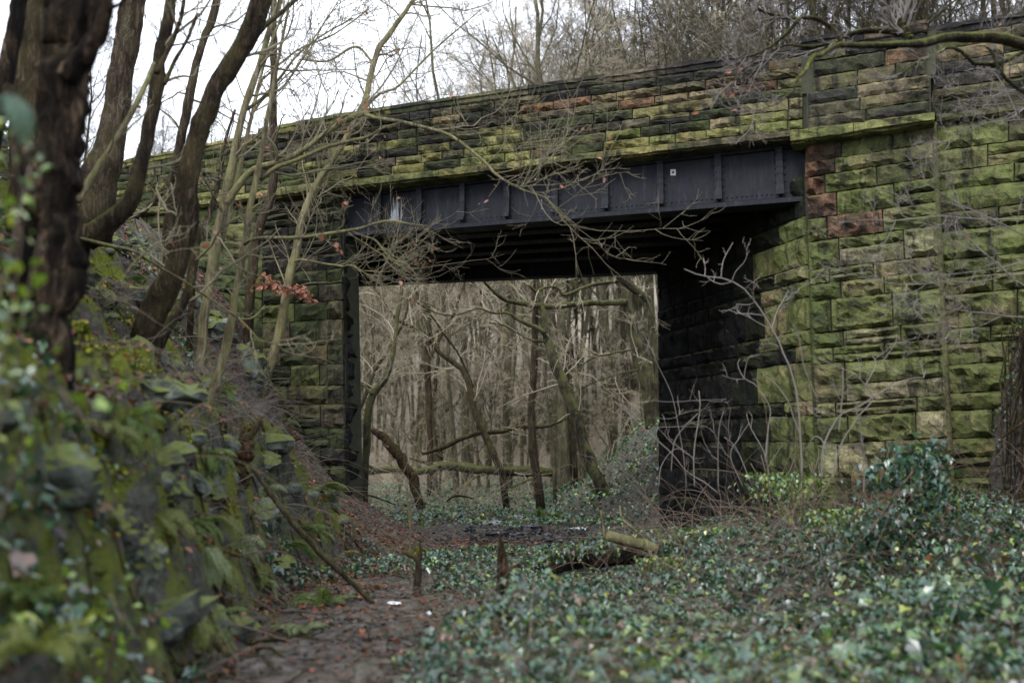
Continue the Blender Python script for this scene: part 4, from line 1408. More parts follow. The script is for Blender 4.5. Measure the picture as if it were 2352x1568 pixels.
def bank_tree(label, conv, sc_, trunk, branches, mat, d0=None, d1=None, seed=0, sides=12, rough=.10, twmat='twig_pale', tw=(6, .5, 1.4), lv=(5, 4), reds=0, n=34, root_dz=.25, bdepth=None, rooted=True, tws=1.0, dirb=None, t0=.3, name='tree', trunk_tw=True):
    g = np.random.default_rng(seed)
    pts = [(*conv(x, y), w_ * sc_) for x, y, w_ in trunk]
    if d0 is None:
        h = hit(pts[0][0], pts[0][1])
        d0 = h[1] + .05
    if d1 is None: d1 = d0
    PR = px_line(pts, d0, d1, n, g, .05)
    b = PR[0][0, 0].copy()
    if rooted:
        gz_ = float(ground_z(b[0], b[1]))
        b[2] = gz_
        PR[0][0, 0, 2] = min(PR[0][0, 0, 2], gz_ - root_dz)
    root = empty(name, b, label, 'tree', None)
    limb('trunk', PR, mat, root, sides, rough, g)
    par = []
    for (cv, s_, bp, e0, e1) in branches:
        q = px_line([(*cv(x, y), w_ * s_) for x, y, w_ in bp], d0 + (0 if e0 is None else e0), d0 + (0 if e1 is None else e1), 22, g, .05)
        limb('branch', q, mat, root, 8, .08, g)
        par.append(q)
    tm = MB()
    tips = []
    src = par + ([PR] if trunk_tw else [])
    for q in src:
        k = tw[0] if q is not PR else max(2, int(tw[0] * .8))
        a = kids(g, *q, k, t0, 1, tw[1], tw[2], 25, 70, 7, .20, .05, .42, .0055 * tws, absolute=True, bias=dirb, rmax=.016)
        c = kids(g, *a, lv[0], .15, 1, .30, .65, 25, 70, 5, .16, .06, .6, .0038 * tws)
        e = kids(g, *c, lv[1], .15, 1, .35, .8, 25, 70, 4, .18, .06, .7, .0030 * tws, .6)
        for z, s in ((a, 5), (c, 4), (e, 3)):
            v, f = tubes(*z, s)
            tm.add(v, None, f)
        tips.append(e[0][:, -1])
        tips.append(c[0][:, -1])
    if tm.n:
        tag(tm.build('twigs', M[twmat], root, True), kind='stuff')
    if reds and tips:
        tp = np.concatenate(tips)
        hang_leaves(root, 'dead_leaf', RED, tp[g.integers(0, len(tp), reds)] - [0, 0, .03], (.05, .085), g)
    return root

# the nearest, blackened tree
bank_tree('black gnarled tree with peeling bark nearest on the left bank', D0, 1, [(88, 1010, 170), (96, 860, 128), (100, 760, 118), (108, 640, 128), (112, 480, 140), (132, 350, 116), (150, 220, 112), (168, 110, 128), (178, 20, 134), (190, -90, 130)],
          [(D0, 1, [(150, 180, 60), (205, 110, 46), (236, 50, 40), (245, -40, 36)], -.1, -.15), (D0, 1, [(120, 520, 60), (60, 380, 34), (20, 200, 30)], .15, .6)], M['bark_black'], 5.0, 5.1, seed=31, sides=18, rough=.15, tw=(2, .2, .5), lv=(3, 2), n=54, twmat='bark_black')
bank_tree('straight ridged brown trunk just behind the blackened tree', D0, 1, [(58, 880, 92), (60, 600, 84), (62, 400, 80), (68, 220, 76), (80, 60, 78), (88, -80, 78)], [], M['bark_dark'], 7.5, 7.6, seed=32, sides=16, rough=.07, tw=(0, .2, .5), trunk_tw=False)
bank_tree('dark thin trunk leaning out of the top left corner', D0, 1, [(-70, 640, 44), (-20, 330, 40), (8, 190, 38), (30, 80, 34), (52, -40, 34)], [], M['bark_black'], 6.5, 6.6, seed=33, tw=(0, .2, .5), trunk_tw=False)
bank_tree('stout brown trunk with bright mossy foot on top of the bank', D0, 1, [(205, 490, 110), (225, 420, 92), (246, 350, 74), (263, 280, 64), (280, 160, 60), (298, 60, 58), (316, -60, 56)], [], M['bark_brown'], 11.2, 11.4, seed=34, sides=16, rough=.06, tw=(3, .5, 1.2))
bank_tree('crooked lichened trunk with hooked mossy base', C1, .36, [(420, 1560, 160), (560, 1500, 150), (700, 1420, 120), (830, 1280, 105), (890, 1080, 92), (930, 880, 88), (985, 650, 86), (1010, 480, 88), (1020, 330, 80), (1060, 180, 76), (1080, 30, 72), (1090, -120, 66)],
          [(C1, .36, [(1000, 470, 40), (1080, 300, 34), (1150, 130, 28), (1180, -40, 24)], 0, .2), (C1, .36, [(1050, 540, 30), (1110, 400, 26), (1200, 240, 22), (1250, 110, 24), (1270, 90, 16)], 0, .3)], M['bark_dark'], 8.6, 9.0, seed=35, sides=14, rough=.13, tw=(5, .5, 1.3), reds=6)
bank_tree('thin bare pole leaning diagonally across the crooked trunk', C1, .36, [(505, 1290, 40), (580, 1140, 44), (680, 990, 42), (760, 860, 40), (850, 700, 40), (930, 540, 36), (985, 400, 28)], [], M['bark_pale'], 8.3, 8.6, seed=36, tw=(2, .3, .7), rooted=False)
bank_tree('slim brown trunk behind the curved dark tree', C1, .36, [(1060, 1520, 70), (1085, 1400, 66), (1110, 1200, 60), (1150, 900, 56), (1200, 680, 56), (1240, 480, 56), (1290, 290, 54), (1350, 130, 52), (1400, -60, 48)],
          [(C1, .36, [(1130, 1000, 34), (1060, 1190, 40), (960, 1300, 44), (870, 1390, 40)], 0, -.2)], M['bark_brown'], 12.6, 12.8, seed=37, tw=(6, .6, 1.6), reds=5)
bank_tree('big dark curved tree leaning right in front of the wing wall', D0, 1, [(318, 850, 88), (326, 810, 70), (338, 750, 62), (360, 700, 56), (392, 640, 52), (420, 565, 48), (430, 500, 48), (432, 420, 50), (446, 340, 44), (470, 265, 46), (506, 190, 46), (540, 130, 46), (572, 70, 46), (604, -10, 44), (622, -80, 42)],
          [(C1, .36, [(1570, 300, 46), (1640, 220, 40), (1720, 140, 36), (1820, 60, 34), (1950, -60, 30)], 0, .6), (D0, 1, [(352, 815, 34), (378, 765, 28), (404, 725, 26), (430, 675, 24), (446, 600, 22), (452, 520, 20)], .25, .6)], M['bark_dark'], 9.2, 8.8, seed=38, sides=16, rough=.10, tw=(4, .6, 1.6), n=48)
bank_tree('pale many stemmed birch like tree left of the abutment', C4, .36, [(1275, 1060, 80), (1290, 900, 66), (1295, 780, 58), (1315, 640, 60), (1345, 440, 60), (1385, 220, 70), (1430, 0, 66), (1500, -350, 54), (1560, -620, 48), (1660, -900, 44), (1720, -1110, 40), (1800, -1330, 36)],
          [(C1, .36, [(1420, 1330, 54), (1520, 1190, 46), (1620, 1080, 44), (1800, 1030, 38), (1950, 950, 36), (2080, 850, 38), (2240, 755, 38), (2352, 715, 36)], 0, -.4),
           (C2, .36, [(240, 730, 30), (300, 752, 28), (420, 770, 26), (560, 800, 24), (680, 830, 24), (780, 862, 22), (900, 950, 20), (1010, 1040, 20), (1060, 1100, 18), (1150, 1165, 16), (1250, 1215, 13), (1400, 1265, 11), (1460, 1350, 9), (1550, 1410, 6)], -.4, -.9),
           (C2, .36, [(1150, 1165, 10), (1230, 1190, 9), (1330, 1180, 7)], -.8, -.9),
           (C1, .36, [(1570, 700, 24), (1680, 620, 20), (1800, 480, 18), (1900, 350, 15), (2050, 230, 12), (2250, 120, 9)], .1, .6)], M['bark_pale'], None, None, seed=39, tw=(10, .5, 1.7), reds=26, n=48, dirb=(.6, 0, .2))
bank_tree('slender pale tree with low branches reaching across the girder', C4, .36, [(1330, 1260, 60), (1400, 1060, 56), (1455, 850, 54), (1490, 650, 52), (1530, 420, 50), (1575, 180, 48), (1600, 0, 44), (1640, -160, 40), (1665, -330, 36), (1720, -620, 28), (1770, -900, 24), (1840, -1250, 18)],
          [(C4, .36, [(1560, 250, 26), (1600, 222, 24), (1700, 208, 23), (1800, 210, 22), (1920, 210, 22), (2050, 190, 22), (2150, 175, 22), (2300, 150, 20), (2390, 120, 18), (2500, 100, 14), (2600, 120, 11), (2750, 140, 8)], -.2, -1.0),
           (C1, .36, [(1660, 1150, 30), (1760, 1070, 28), (1900, 1020, 26), (2080, 940, 26), (2240, 900, 24), (2352, 870, 20), (2440, 820, 14), (2560, 780, 8)], .05, -.3),
           (R2, .2, [(1230, 780, 16), (1360, 830, 15), (1480, 870, 15), (1560, 960, 14), (1640, 1060, 14), (1720, 1110, 12), (1850, 1140, 9), (2000, 1170, 6)], -.8, -1.0),
           (R2, .2, [(1180, 790, 14), (1260, 850, 14), (1380, 920, 13), (1480, 990, 11), (1600, 1060, 10), (1740, 1150, 8), (1900, 1200, 6)], -.8, -1.0)], M['bark_pale'], None, None, seed=40, tw=(4, .25, .65), lv=(4, 3), reds=28, n=44)
bank_tree('greenish leaning tree closest to the left abutment', C4, .36, [(1655, 1220, 80), (1705, 1060, 70), (1760, 900, 66), (1800, 740, 62), (1825, 560, 60), (1850, 440, 56), (1895, 260, 54), (1920, 120, 50), (1960, -10, 46), (2030, -150, 44), (2110, -270, 40), (2200, -420, 36), (2280, -580, 30), (2350, -700, 30)],
          [(C2, .36, [(190, 830, 34), (240, 640, 40), (262, 540, 42), (290, 420, 40), (330, 300, 38), (390, 225, 36), (440, 150, 34), (500, 70, 30), (580, -40, 28)], .1, .5),
           (C2, .36, [(235, 700, 20), (330, 600, 18), (440, 560, 16), (560, 440, 14), (700, 300, 12), (840, 180, 9), (980, 60, 6)], .2, .8),
           (R2, .2, [(560, 1120, 26), (620, 1098, 24), (740, 1115, 22), (900, 1145, 22), (1040, 1165, 22), (1130, 1180, 22), (1200, 1160, 20), (1300, 1210, 18), (1420, 1290, 16), (1490, 1340, 14), (1560, 1395, 10), (1680, 1410, 6)], -.1, -.8),
           (R2, .2, [(1330, 1225, 12), (1480, 1235, 12), (1550, 1245, 11), (1630, 1200, 9), (1700, 1140, 6)], -.6, -.8),
           (C1, .36, [(1900, 1500, 40), (1985, 1290, 34), (2050, 1150, 26), (2060, 1080, 18)], 0, .2),
           (C2, .36, [(300, 420, 18), (180, 300, 16), (0, 390, 14), (-180, 380, 10)], .3, .8)], M['bark_pale'], None, None, seed=41, tw=(12, .5, 1.9), lv=(5, 4), reds=20, n=44, dirb=(.5, 0, .4))
bank_tree('reddish brown kinked trunk behind the slender pale tree', D0, 1, [(572, 668, 26), (578, 630, 24), (588, 560, 22), (602, 505, 22), (622, 455, 22), (630, 400, 20), (630, 330, 18), (627, 240, 17), (630, 150, 16), (629, 60, 14), (632, -60, 12)], [], M['bark_brown'], 16.2, 16.2, seed=42, tw=(11, .6, 2.0), lv=(5, 3), reds=8)
bank_tree('thin dark red stem between the curved and pale trees', C1, .36, [(1230, 1620, 40), (1290, 1480, 38), (1350, 1320, 34), (1400, 1140, 28), (1440, 900, 22), (1500, 700, 16)], [], M['bark_brown'], 13.2, 13.4, seed=43, tw=(5, .4, 1.2), reds=6)
bank_tree('second pale upright stem beside the birch like tree', C1, .36, [(1400, 1560, 44), (1490, 1240, 36), (1560, 940, 30), (1600, 760, 26), (1660, 500, 22), (1720, 300, 18), (1800, 100, 14), (1880, -80, 10)],
          [(C1, .36, [(1600, 740, 20), (1690, 620, 18), (1800, 560, 16), (1900, 420, 14), (2000, 250, 12), (2100, 100, 9), (2200, -60, 6)], .1, .7),
           (C1, .36, [(1660, 520, 16), (1900, 320, 14), (2130, 220, 11), (2352, 60, 8)], .2, 1.0)], M['bark_pale'], 13.6, 13.8, seed=44, tw=(12, .6, 2.0), lv=(5, 4), reds=14, dirb=(.6, 0, .2), rooted=False)
# long bowed shoot crossing low in front of the bank
bank_tree('long thin bowed shoot crossing the bank under the curved tree', C4, .36, [(470, 205, 22), (560, 225, 22), (700, 260, 20), (840, 290, 20), (940, 350, 18), (1040, 410, 16), (1180, 490, 16), (1280, 560, 15), (1400, 640, 14), (1530, 725, 14), (1620, 715, 10), (1690, 640, 7)],
          [(C4, .36, [(1520, 720, 10), (1600, 800, 9), (1660, 860, 8), (1800, 900, 6)], .1, .2), (C4, .36, [(760, 520, 8), (830, 400, 10), (920, 310, 10), (1000, 240, 8)], .1, .1)], M['bark_pale'], 7.6, 9.8, seed=45, tw=(4, .25, .6), lv=(3, 2), reds=4, rooted=False, sides=8, name='shoot')

# the clump of red beech leaves in front of the abutment
bl = empty('beech_spray', at(640, 665, 13.2), 'spray of rust red dead beech leaves in front of the abutment', 'branch')
g = np.random.default_rng(50)
q = px_line([(585, 660, 4), (640, 655, 4), (690, 670, 3), (715, 680, 2)], 13.2, 13.0, 10)
limb('stem', q, M['twig'], bl, 6, .05, g)
a = kids(g, *q, 12, .05, 1, .10, .26, 20, 60, 4, .2, .02, .6, .003, absolute=True)
v, f = tubes(*a, 4)
tag(mk('twigs', v, None, f, M['twig'], bl, True), kind='stuff')
pp = np.concatenate([a[0][:, 1:].reshape(-1, 3), q[0][0]])
hang_leaves(bl, 'dead_leaf', RED, pp[g.integers(0, len(pp), 170)] + g.normal(0, .03, (170, 3)), (.06, .095), g)

# --- overhanging mossy oak limb top right: its trunk stands outside the picture
bank_tree('mossy dark oak limb reaching in from the right over the parapet', D0, 1, [(2700, 1180, 102.0), (2690, 900, 93.5), (2680, 600, 85.0), (2660, 300, 76.5), (2560, 170, 51.0), (2460, 140, 35.7), (2352, 102, 27.2), (2297, 88, 25.5), (2240, 86, 23.8), (2189, 86, 22.9), (2150, 92, 22.1), (2117, 100, 20.4), (2067, 102, 17.0), (2010, 104, 15.3), (1973, 105, 14.4), (1926, 104, 13.6), (1905, 115, 12.8), (1886, 127, 11.9), (1866, 131, 11.0), (1853, 158, 9.3), (1840, 175, 8.5), (1828, 186, 6.8), (1824, 212, 4.2)],
          [(D0, 1, [(1934, 104, 11.0), (1922, 78, 10.2), (1901, 58, 10.2), (1883, 47, 10.2), (1865, 41, 10.2), (1845, 42, 9.3), (1832, 46, 9.3), (1815, 69, 8.5), (1786, 95, 7.6), (1750, 119, 6.8), (1715, 131, 5.1), (1690, 136, 3.4)], 0, -.2),
           (D0, 1, [(1838, 44, 7.6), (1800, 40, 7.6), (1757, 29, 6.8), (1735, 14, 6.0), (1716, -12, 5.1)], 0, -.2),
           (D0, 1, [(2097, 98, 15.3), (2080, 82, 14.4), (2050, 74, 13.6), (2009, 70, 12.8), (1970, 73, 11.9), (1945, 84, 11.0), (1915, 96, 10.2), (1880, 106, 9.3), (1845, 108, 6.8), (1811, 103, 5.1), (1770, 118, 3.4)], .15, .2),
           (D0, 1, [(2091, 96, 25.5), (2080, 74, 23.8), (2068, 46, 22.1)], -.05, -.05),
           (D0, 1, [(2420, 100, 11.9), (2351, 119, 11.0), (2320, 136, 11.0), (2290, 146, 11.0), (2260, 148, 10.2), (2232, 145, 10.2), (2222, 130, 10.2), (2208, 118, 10.2), (2190, 109, 9.3), (2172, 111, 7.6), (2140, 130, 6.8), (2117, 139, 6.0), (2085, 158, 4.2), (2060, 178, 2.5)], -.1, -.3),
           (D0, 1, [(2480, 300, 13.6), (2420, 250, 11.9), (2352, 212, 10.2), (2310, 180, 9.3), (2290, 150, 8.5), (2280, 120, 7.6), (2265, 108, 6.0)], -.2, -.3),
           (D0, 1, [(1826, 178, 6.0), (1800, 168, 5.1), (1770, 165, 4.2), (1740, 160, 4.2), (1700, 180, 3.4), (1660, 205, 2.5)], 0, -.2),
           (D0, 1, [(1824, 210, 4.2), (1805, 222, 4.2), (1785, 238, 3.4), (1750, 250, 2.5), (1700, 258, 1.7)], 0, -.2)], M['bark_limb'], 9.0, 7.2, seed=51, sides=12, rough=.10, n=80, tw=(9, .2, .6), lv=(4, 3), reds=10, twmat='twig_grey', t0=.25, trunk_tw=False)

# --- thin grey twig sprays in front of the pier, from a bush at the right edge
bank_tree('thin grey bush whose twig sprays cross the right pier', D0, 1, [(2560, 1150, 30), (2540, 900, 26), (2500, 640, 22), (2440, 420, 18), (2420, 250, 14)],
          [(C6, .36, [(2600, 240, 10), (2352, 190, 9), (2230, 130, 9), (2100, 70, 8), (1950, 0, 7), (1880, -40, 6), (1790, -100, 4), (1700, -180, 3)], 0, -.2),
           (C6, .36, [(2600, 100, 9), (2352, 92, 8), (2100, 92, 8), (1950, 82, 7), (1820, 72, 7), (1650, 90, 6), (1500, 100, 5), (1350, 95, 4), (1200, 108, 3), (1100, 95, 2)], 0, -.3),
           (C6, .36, [(2600, 640, 12), (2352, 515, 11), (2260, 450, 11), (2180, 370, 10), (2070, 285, 9), (2010, 220, 8), (1970, 150, 6)], 0, -.1),
           (C6, .36, [(2400, 440, 7), (2240, 450, 7), (2100, 485, 7), (2000, 492, 7), (1850, 488, 6), (1700, 505, 6), (1540, 505, 5), (1400, 482, 5), (1250, 445, 4), (1150, 410, 3), (1060, 388, 2)], 0, -.3),
           (C6, .36, [(2352, 360, 6), (2200, 400, 6), (2000, 430, 5), (1800, 445, 5), (1600, 430, 4), (1480, 385, 3), (1380, 350, 2)], .1, -.2),
           (C6, .36, [(2600, 730, 8), (2352, 715, 7), (2250, 712, 7), (2120, 690, 6), (2000, 682, 5), (1880, 655, 5), (1800, 630, 4), (1740, 580, 3)], 0, -.2),
           (C6, .36, [(2200, 712, 4), (2100, 760, 4), (2000, 800, 3), (1850, 825, 3), (1790, 780, 2)], 0, -.1),
           (C3, .36, [(2600, 480, 9), (2352, 560, 8), (2250, 580, 7), (2150, 575, 6), (2020, 590, 5), (1900, 560, 4), (1790, 545, 3)], 0, -.2),
           (C3, .36, [(2600, 900, 10), (2352, 800, 9), (2290, 690, 8), (2250, 600, 7), (2190, 500, 6), (2130, 430, 4)], 0, 0),
           (C3, .36, [(2400, 760, 7), (2250, 770, 7), (2100, 790, 6), (2000, 830, 5), (1900, 870, 4), (1830, 920, 3)], 0, -.2)],
          M['twig_grey'], 9.4, 9.0, seed=52, sides=8, rough=.04, n=20, tw=(9, .2, .6), lv=(5, 3), twmat='twig_grey', t0=.3, reds=3, rooted=False, trunk_tw=False, tws=.75, name='bush')

# --- elder like shrub with grey upturned stems
def shrub(name, label, cat, lines, d0, mat, seed, conv, sc_, tw=None, group=None, leafs=0):
    g = np.random.default_rng(seed)
    b = at(*conv(*lines[0][0][:2]), d0)
    root = empty(name, (b[0], b[1], float(ground_z(b[0], b[1]))), label, cat, group)
    tm = MB()
    for k, l in enumerate(lines):
        dd = g.uniform(-.35, .35)
        q = px_line([(*conv(x, y), w_ * sc_ * .52) for x, y, w_ in l], d0 + dd * .3, d0 + dd, 22, g, .22)
        limb('stem', q, mat, root, 7, .06, g)
        if tw:
            a = kids(g, *q, tw[0], .25, 1, tw[1], tw[2], 30, 70, 5, .16, .10, .5, .004, absolute=True)
            c = kids(g, *a, 2, .2, 1, .35, .7, 25, 60, 4, .18, .08, .7, .003)
            for z, s in ((a, 5), (c, 4)):
                v, f = tubes(*z, s)
                tm.add(v, None, f)
    if tm.n: tag(tm.build('twigs', mat, root, True), kind='stuff')
    return root

shrub('elder_shrub', 'tall bare grey shrub with upturned stem tips before the right pier', 'shrub', [
    [(935, 1760, 26), (930, 1568, 24), (920, 1400, 22), (900, 1200, 22), (865, 1060, 20), (820, 950, 20), (780, 850, 20), (740, 790, 20), (715, 740, 20), (680, 680, 19), (620, 600, 18), (570, 540, 18), (530, 510, 17), (490, 490, 17), (420, 466, 16), (310, 455, 14), (240, 435, 12), (185, 410, 10)],
    [(420, 462, 11), (425, 400, 11), (440, 340, 10), (495, 240, 8)],
    [(488, 490, 12), (505, 440, 12), (530, 405, 11), (570, 360, 11), (585, 320, 10), (600, 293, 8)],
    [(315, 455, 11), (318, 400, 10), (305, 340, 8)],
    [(485, 492, 12), (430, 505, 12), (380, 495, 11), (335, 465, 9)],
    [(635, 622, 10), (625, 560, 10), (632, 486, 8)], [(570, 542, 9), (600, 510, 9), (632, 486, 7)],
    [(632, 622, 10), (590, 638, 10), (515, 632, 8)],
    [(690, 705, 12), (600, 695, 12), (530, 692, 11), (465, 668, 8)],
    [(730, 790, 11), (650, 748, 10), (590, 712, 9), (545, 695, 7)],
    [(740, 795, 13), (760, 735, 13), (780, 670, 13), (815, 610, 12), (850, 546, 9)],
    [(700, 695, 8), (780, 660, 7), (850, 630, 5)],
    [(788, 905, 11), (740, 885, 11), (672, 888, 8)],
    [(700, 1640, 20), (720, 1430, 14), (730, 1290, 13), (640, 1150, 12), (570, 1110, 12), (540, 1060, 11), (525, 1010, 10), (540, 982, 8)],
    [(565, 1112, 10), (500, 1110, 10), (428, 1088, 8)], [(565, 1112, 8), (575, 1040, 8), (600, 970, 7), (652, 955, 5)],
    [(930, 1480, 16), (880, 1350, 16), (850, 1260, 16), (790, 1170, 15), (740, 1120, 14), (690, 1085, 12)]], 9.6, M['twig_grey'], 61, C6, .36, tw=(2, .06, .22))
shrub('elder_shrub', 'spreading grey bush of crossing stems low before the right pier', 'shrub', [
    [(1060, 1760, 22), (1070, 1560, 20), (1120, 1430, 19), (1180, 1340, 18), (1290, 1290, 17), (1400, 1220, 16), (1480, 1170, 15), (1560, 1130, 13), (1650, 1105, 12), (1715, 1100, 11), (1724, 1055, 9)],
    [(1480, 1165, 12), (1530, 1120, 11), (1552, 1068, 9)],
    [(1040, 1250, 15), (990, 1140, 15), (955, 1050, 15), (935, 960, 14), (920, 870, 13), (905, 800, 12), (880, 766, 10)],
    [(1170, 1450, 16), (1185, 1300, 16), (1196, 1180, 15), (1196, 1035, 12)],
    [(1340, 1150, 12), (1390, 1060, 12), (1408, 1010, 11), (1388, 965, 9)],
    [(1440, 1010, 9), (1500, 930, 10), (1535, 870, 9), (1540, 826, 8)],
    [(1400, 1240, 14), (1340, 1150, 14), (1270, 1080, 14), (1180, 1040, 13), (1080, 995, 11), (980, 962, 8)],
    [(1300, 1300, 13), (1250, 1230, 12), (1200, 1200, 10)],
    [(1330, 1850, 18), (1330, 1600, 16), (1310, 1450, 15), (1300, 1360, 13), (1280, 1300, 11)],
    [(1120, 1760, 18), (1180, 1540, 17), (1260, 1400, 16), (1330, 1310, 15), (1390, 1250, 13)],
    [(900, 1230, 10), (980, 1290, 11), (1060, 1310, 11), (1150, 1340, 9)],
    [(960, 1560, 12), (1010, 1480, 12), (1060, 1500, 12), (1110, 1620, 10)]], 9.0, M['twig_grey'], 62, C6, .36, tw=(2, .1, .3))
shrub('bramble_bush', 'tangle of bare stems rising before the dark opening right side', 'shrub', [
    [(400, 1840, 16), (300, 1760, 16), (200, 1700, 14), (100, 1580, 14), (0, 1490, 12), (-120, 1380, 10), (-260, 1250, 8)],
    [(250, 1800, 14), (245, 1600, 15), (265, 1440, 15), (285, 1290, 14), (278, 1185, 11)],
    [(100, 1700, 12), (120, 1520, 12), (180, 1420, 12), (270, 1330, 10)],
    [(200, 1800, 9), (180, 1600, 9), (150, 1430, 9), (115, 1250, 9), (80, 1150, 8), (30, 1050, 7), (0, 985, 6), (-20, 900, 4)],
    [(0, 1250, 5), (100, 1256, 6), (300, 1245, 6), (450, 1240, 4)],
    [(400, 1800, 12), (400, 1560, 12), (408, 1420, 12), (435, 1315, 9)],
    [(620, 1800, 14), (520, 1560, 13), (440, 1480, 11)], [(560, 1800, 12), (480, 1600, 12), (540, 1480, 11), (600, 1390, 8)],
    [(760, 1900, 12), (700, 1600, 12), (640, 1480, 11), (600, 1400, 9), (580, 1330, 7)],
    [(20, 1800, 10), (40, 1660, 9), (120, 1560, 8), (200, 1570, 6)],
    [(-20, 1420, 5), (120, 1415, 6), (330, 1415, 4)], [(0, 1360, 4), (120, 1358, 5), (180, 1300, 4)]], 10.6, M['twig_grey'], 63, C6, .36, tw=(2, .15, .4))

# --- rocks on the bank
def rock(label, u, v, wpx, hpx, seed, depth=None, dz=0.0, ry=.8, name='boulder', mat='rock'):
    g = np.random.default_rng(seed)
    p = hit(u, v) if depth is None else at(u, v, depth)
    d = p[1]
    a, c = wpx * .5 / FPX * d, hpx * .5 / FPX * d
    n1, n2 = 30, 18
    th, ph = np.meshgrid(np.linspace(0, 2 * math.pi, n1, endpoint=False), np.linspace(.02, math.pi - .02, n2))
    D = np.stack([np.sin(ph) * np.cos(th), np.sin(ph) * np.sin(th), np.cos(ph)], -1)
    N = unit(g.normal(0, 1, (15, 3)))
    h = g.uniform(.62, .98, 15)
    dp = np.maximum(D @ N.T, 1e-3)
    r = np.min(h / dp, -1).clip(0, 1.25)
    r = r * (1 + .16 * fbm(th * 3 + seed, ph * 5, seed, 4)) + .03 * g.normal(0, 1, r.shape)
    V = D * r[..., None] * np.array([a, a * ry, c])
    V = V + g.normal(0, .012, V.shape) * (a / .2) + p + np.array([-a * .25, a * ry * .6, dz - c * .12])
    i = np.arange(n2 - 1)[:, None] * n1
    j = np.arange(n1)[None]
    F = np.stack([i + j, i + n1 + j, i + n1 + (j + 1) % n1, i + (j + 1) % n1], -1).reshape(-1, 4)
    o = mk(name, V.reshape(-1, 3), None, F, M[mat], None, False)
    return tag(o, label, 'rock', 'rocks on the left bank')

rock('large pale grey boulder between the two pale stems', 562, 850, 135, 130, 1)
rock('grey green slab of rock under the red beech leaves', 470, 745, 150, 95, 2)
rock('tilted flat stone at the foot of the wing wall', 300, 555, 110, 80, 3, ry=.5)
rock('upright slab leaning against the bank behind the crooked trunk', 345, 600, 90, 100, 4, ry=.5)
rock('dark jagged rock just left of the abutment foot', 640, 790, 90, 110, 5)
rock('squat mossy rock on the bank above the bowed shoot', 255, 560, 80, 70, 6)
rock('long mossy ledge of rock below the curved dark tree', 330, 905, 230, 70, 7, ry=.6)
rock('mossy rock bulging above the fern bank', 470, 1110, 120, 150, 8)
rock('grey rock in the middle of the fern bank', 590, 1190, 90, 130, 9)
rock('small square stone beneath the pale birch like tree', 405, 690, 70, 60, 10)
rock('lichened upright block above the dark hollow', 378, 1120, 120, 130, 11, ry=.6)
rock('broad dark rock low in the shaded hollow', 300, 1260, 170, 170, 12)
rock('rounded mossy stone high on the left bank', 225, 690, 110, 80, 13)

# ================================================================== GROUND COVER
ri = np.random.default_rng(9)

def path_cols(rng, N):
    return dead_cols(rng, N) * np.where(rng.random((N, 1)) < .6, np.array([[.42, .5, .6]]), 1.0)
def path_edge(y): return np.interp(y, [0, 3, 5.3, 7.9, 10.7, 12.5, 14, 16, 19, 21, 23], [-.35, -.38, -.45, -.55, -.95, -1.25, -.5, .9, 1.6, .2, -3.0])

def ivy_density(x, y):
    e = x - path_edge(y) + fbm(x * 1.1, y * 1.1, 41, 3) * .5
    d = smooth(-.15, .35, e)
    mud = 1 - smooth(.7, 1.2, np.hypot((x - .25) / 1.15, (y - 18.2) / 2.6) + fbm(x * 1.5, y * 1.5, 44, 2) * .25)
    d = d * (1 - mud)
    patch = smooth(.12, .32, fbm(x * .9, y * .9, 47, 3))
    d = np.maximum(d, patch * .8 * smooth(8.2, 9.5, y) * (1 - smooth(12.5, 14, y)) * (x > -2.6))
    u = toe_left(y) - x
    d = np.maximum(d, smooth(.1, .4, fbm(x * .8 + 3, y * .8, 52, 3)) * .5 * (u > 0) * (u < 5) * (y < 14))
    d = np.maximum(d, (1 - smooth(4.2, 5.6, y)) * (u > -.25) * .55)
    far = smooth(21, 23.5, y)
    d = np.where(far > 0, np.maximum(d * (1 - far), far * smooth(-.85, -.30, fbm(x * .35, y * .35, 60, 3)) * (1 - smooth(36, 52, y))), d)
    d = np.where(y > 26, d * (1 - smooth(0.8, 3.2, u)), d)
    return d

def hummock(x, y):
    return .05 + .46 * np.clip(fbm(x * .75, y * .75, 71, 3) * .6 + .5, 0, 1) ** 1.5 * np.where(y > 20, .7, 1) * (1 - .8 * np.exp(-((x - .15) / 1.35) ** 2) * smooth(8.5, 10.5, y) * (1 - smooth(20, 22, y)))

def in_view(x, y, m=.6):
    return np.abs(x) < y * 1176 / FPX * 1.05 + m

def carpet(n, y0, y1, pw, kind, s0, s1, tilt, hmul=1.0, cols=None, dens=ivy_density, side=None):
    y = y0 + (y1 - y0) * ri.random(n) ** pw
    xm = y * 1176 / FPX * 1.08 + .5
    x = ri.uniform(-1, 1, n) * xm
    k = ri.random(n) < dens(x, y)
    x, y = x[k], y[k]
    hh = hummock(x, y) * hmul * np.clip(dens(x, y), .15, 1)
    z = ground_z(x, y) + hh * np.sqrt(ri.random(len(x))) + .01
    pz = fbm(x * .55, y * .55, 141, 3)
    s = (s0 + (s1 - s0) * ri.random(len(x)) ** 1.4) * np.where(ri.random(len(x)) < .10, 1.45, 1.0) * (1 + .25 * pz)
    cl = ivy_cols(ri, len(x)) if cols is None else cols(ri, len(x))
    if cols is None:
        lt_ = ri.random(len(x)) < smooth(.0, .5, pz) * .75
        cl = np.where(lt_[:, None], ivy_cols(ri, len(x), (.10, .25, .3, .18, .10, .05, .03)), cl) * (1 + .35 * fbm(x * 1.4, y * 1.4, 145, 2))[:, None]
    cl = cl * np.where(y > 21, 1.5, 1.0)[:, None]  # leaves past the bridge brightened, light put into their colour
    return leaves(ri, np.stack([x, y, z], -1), s, kind, tilt, cl)

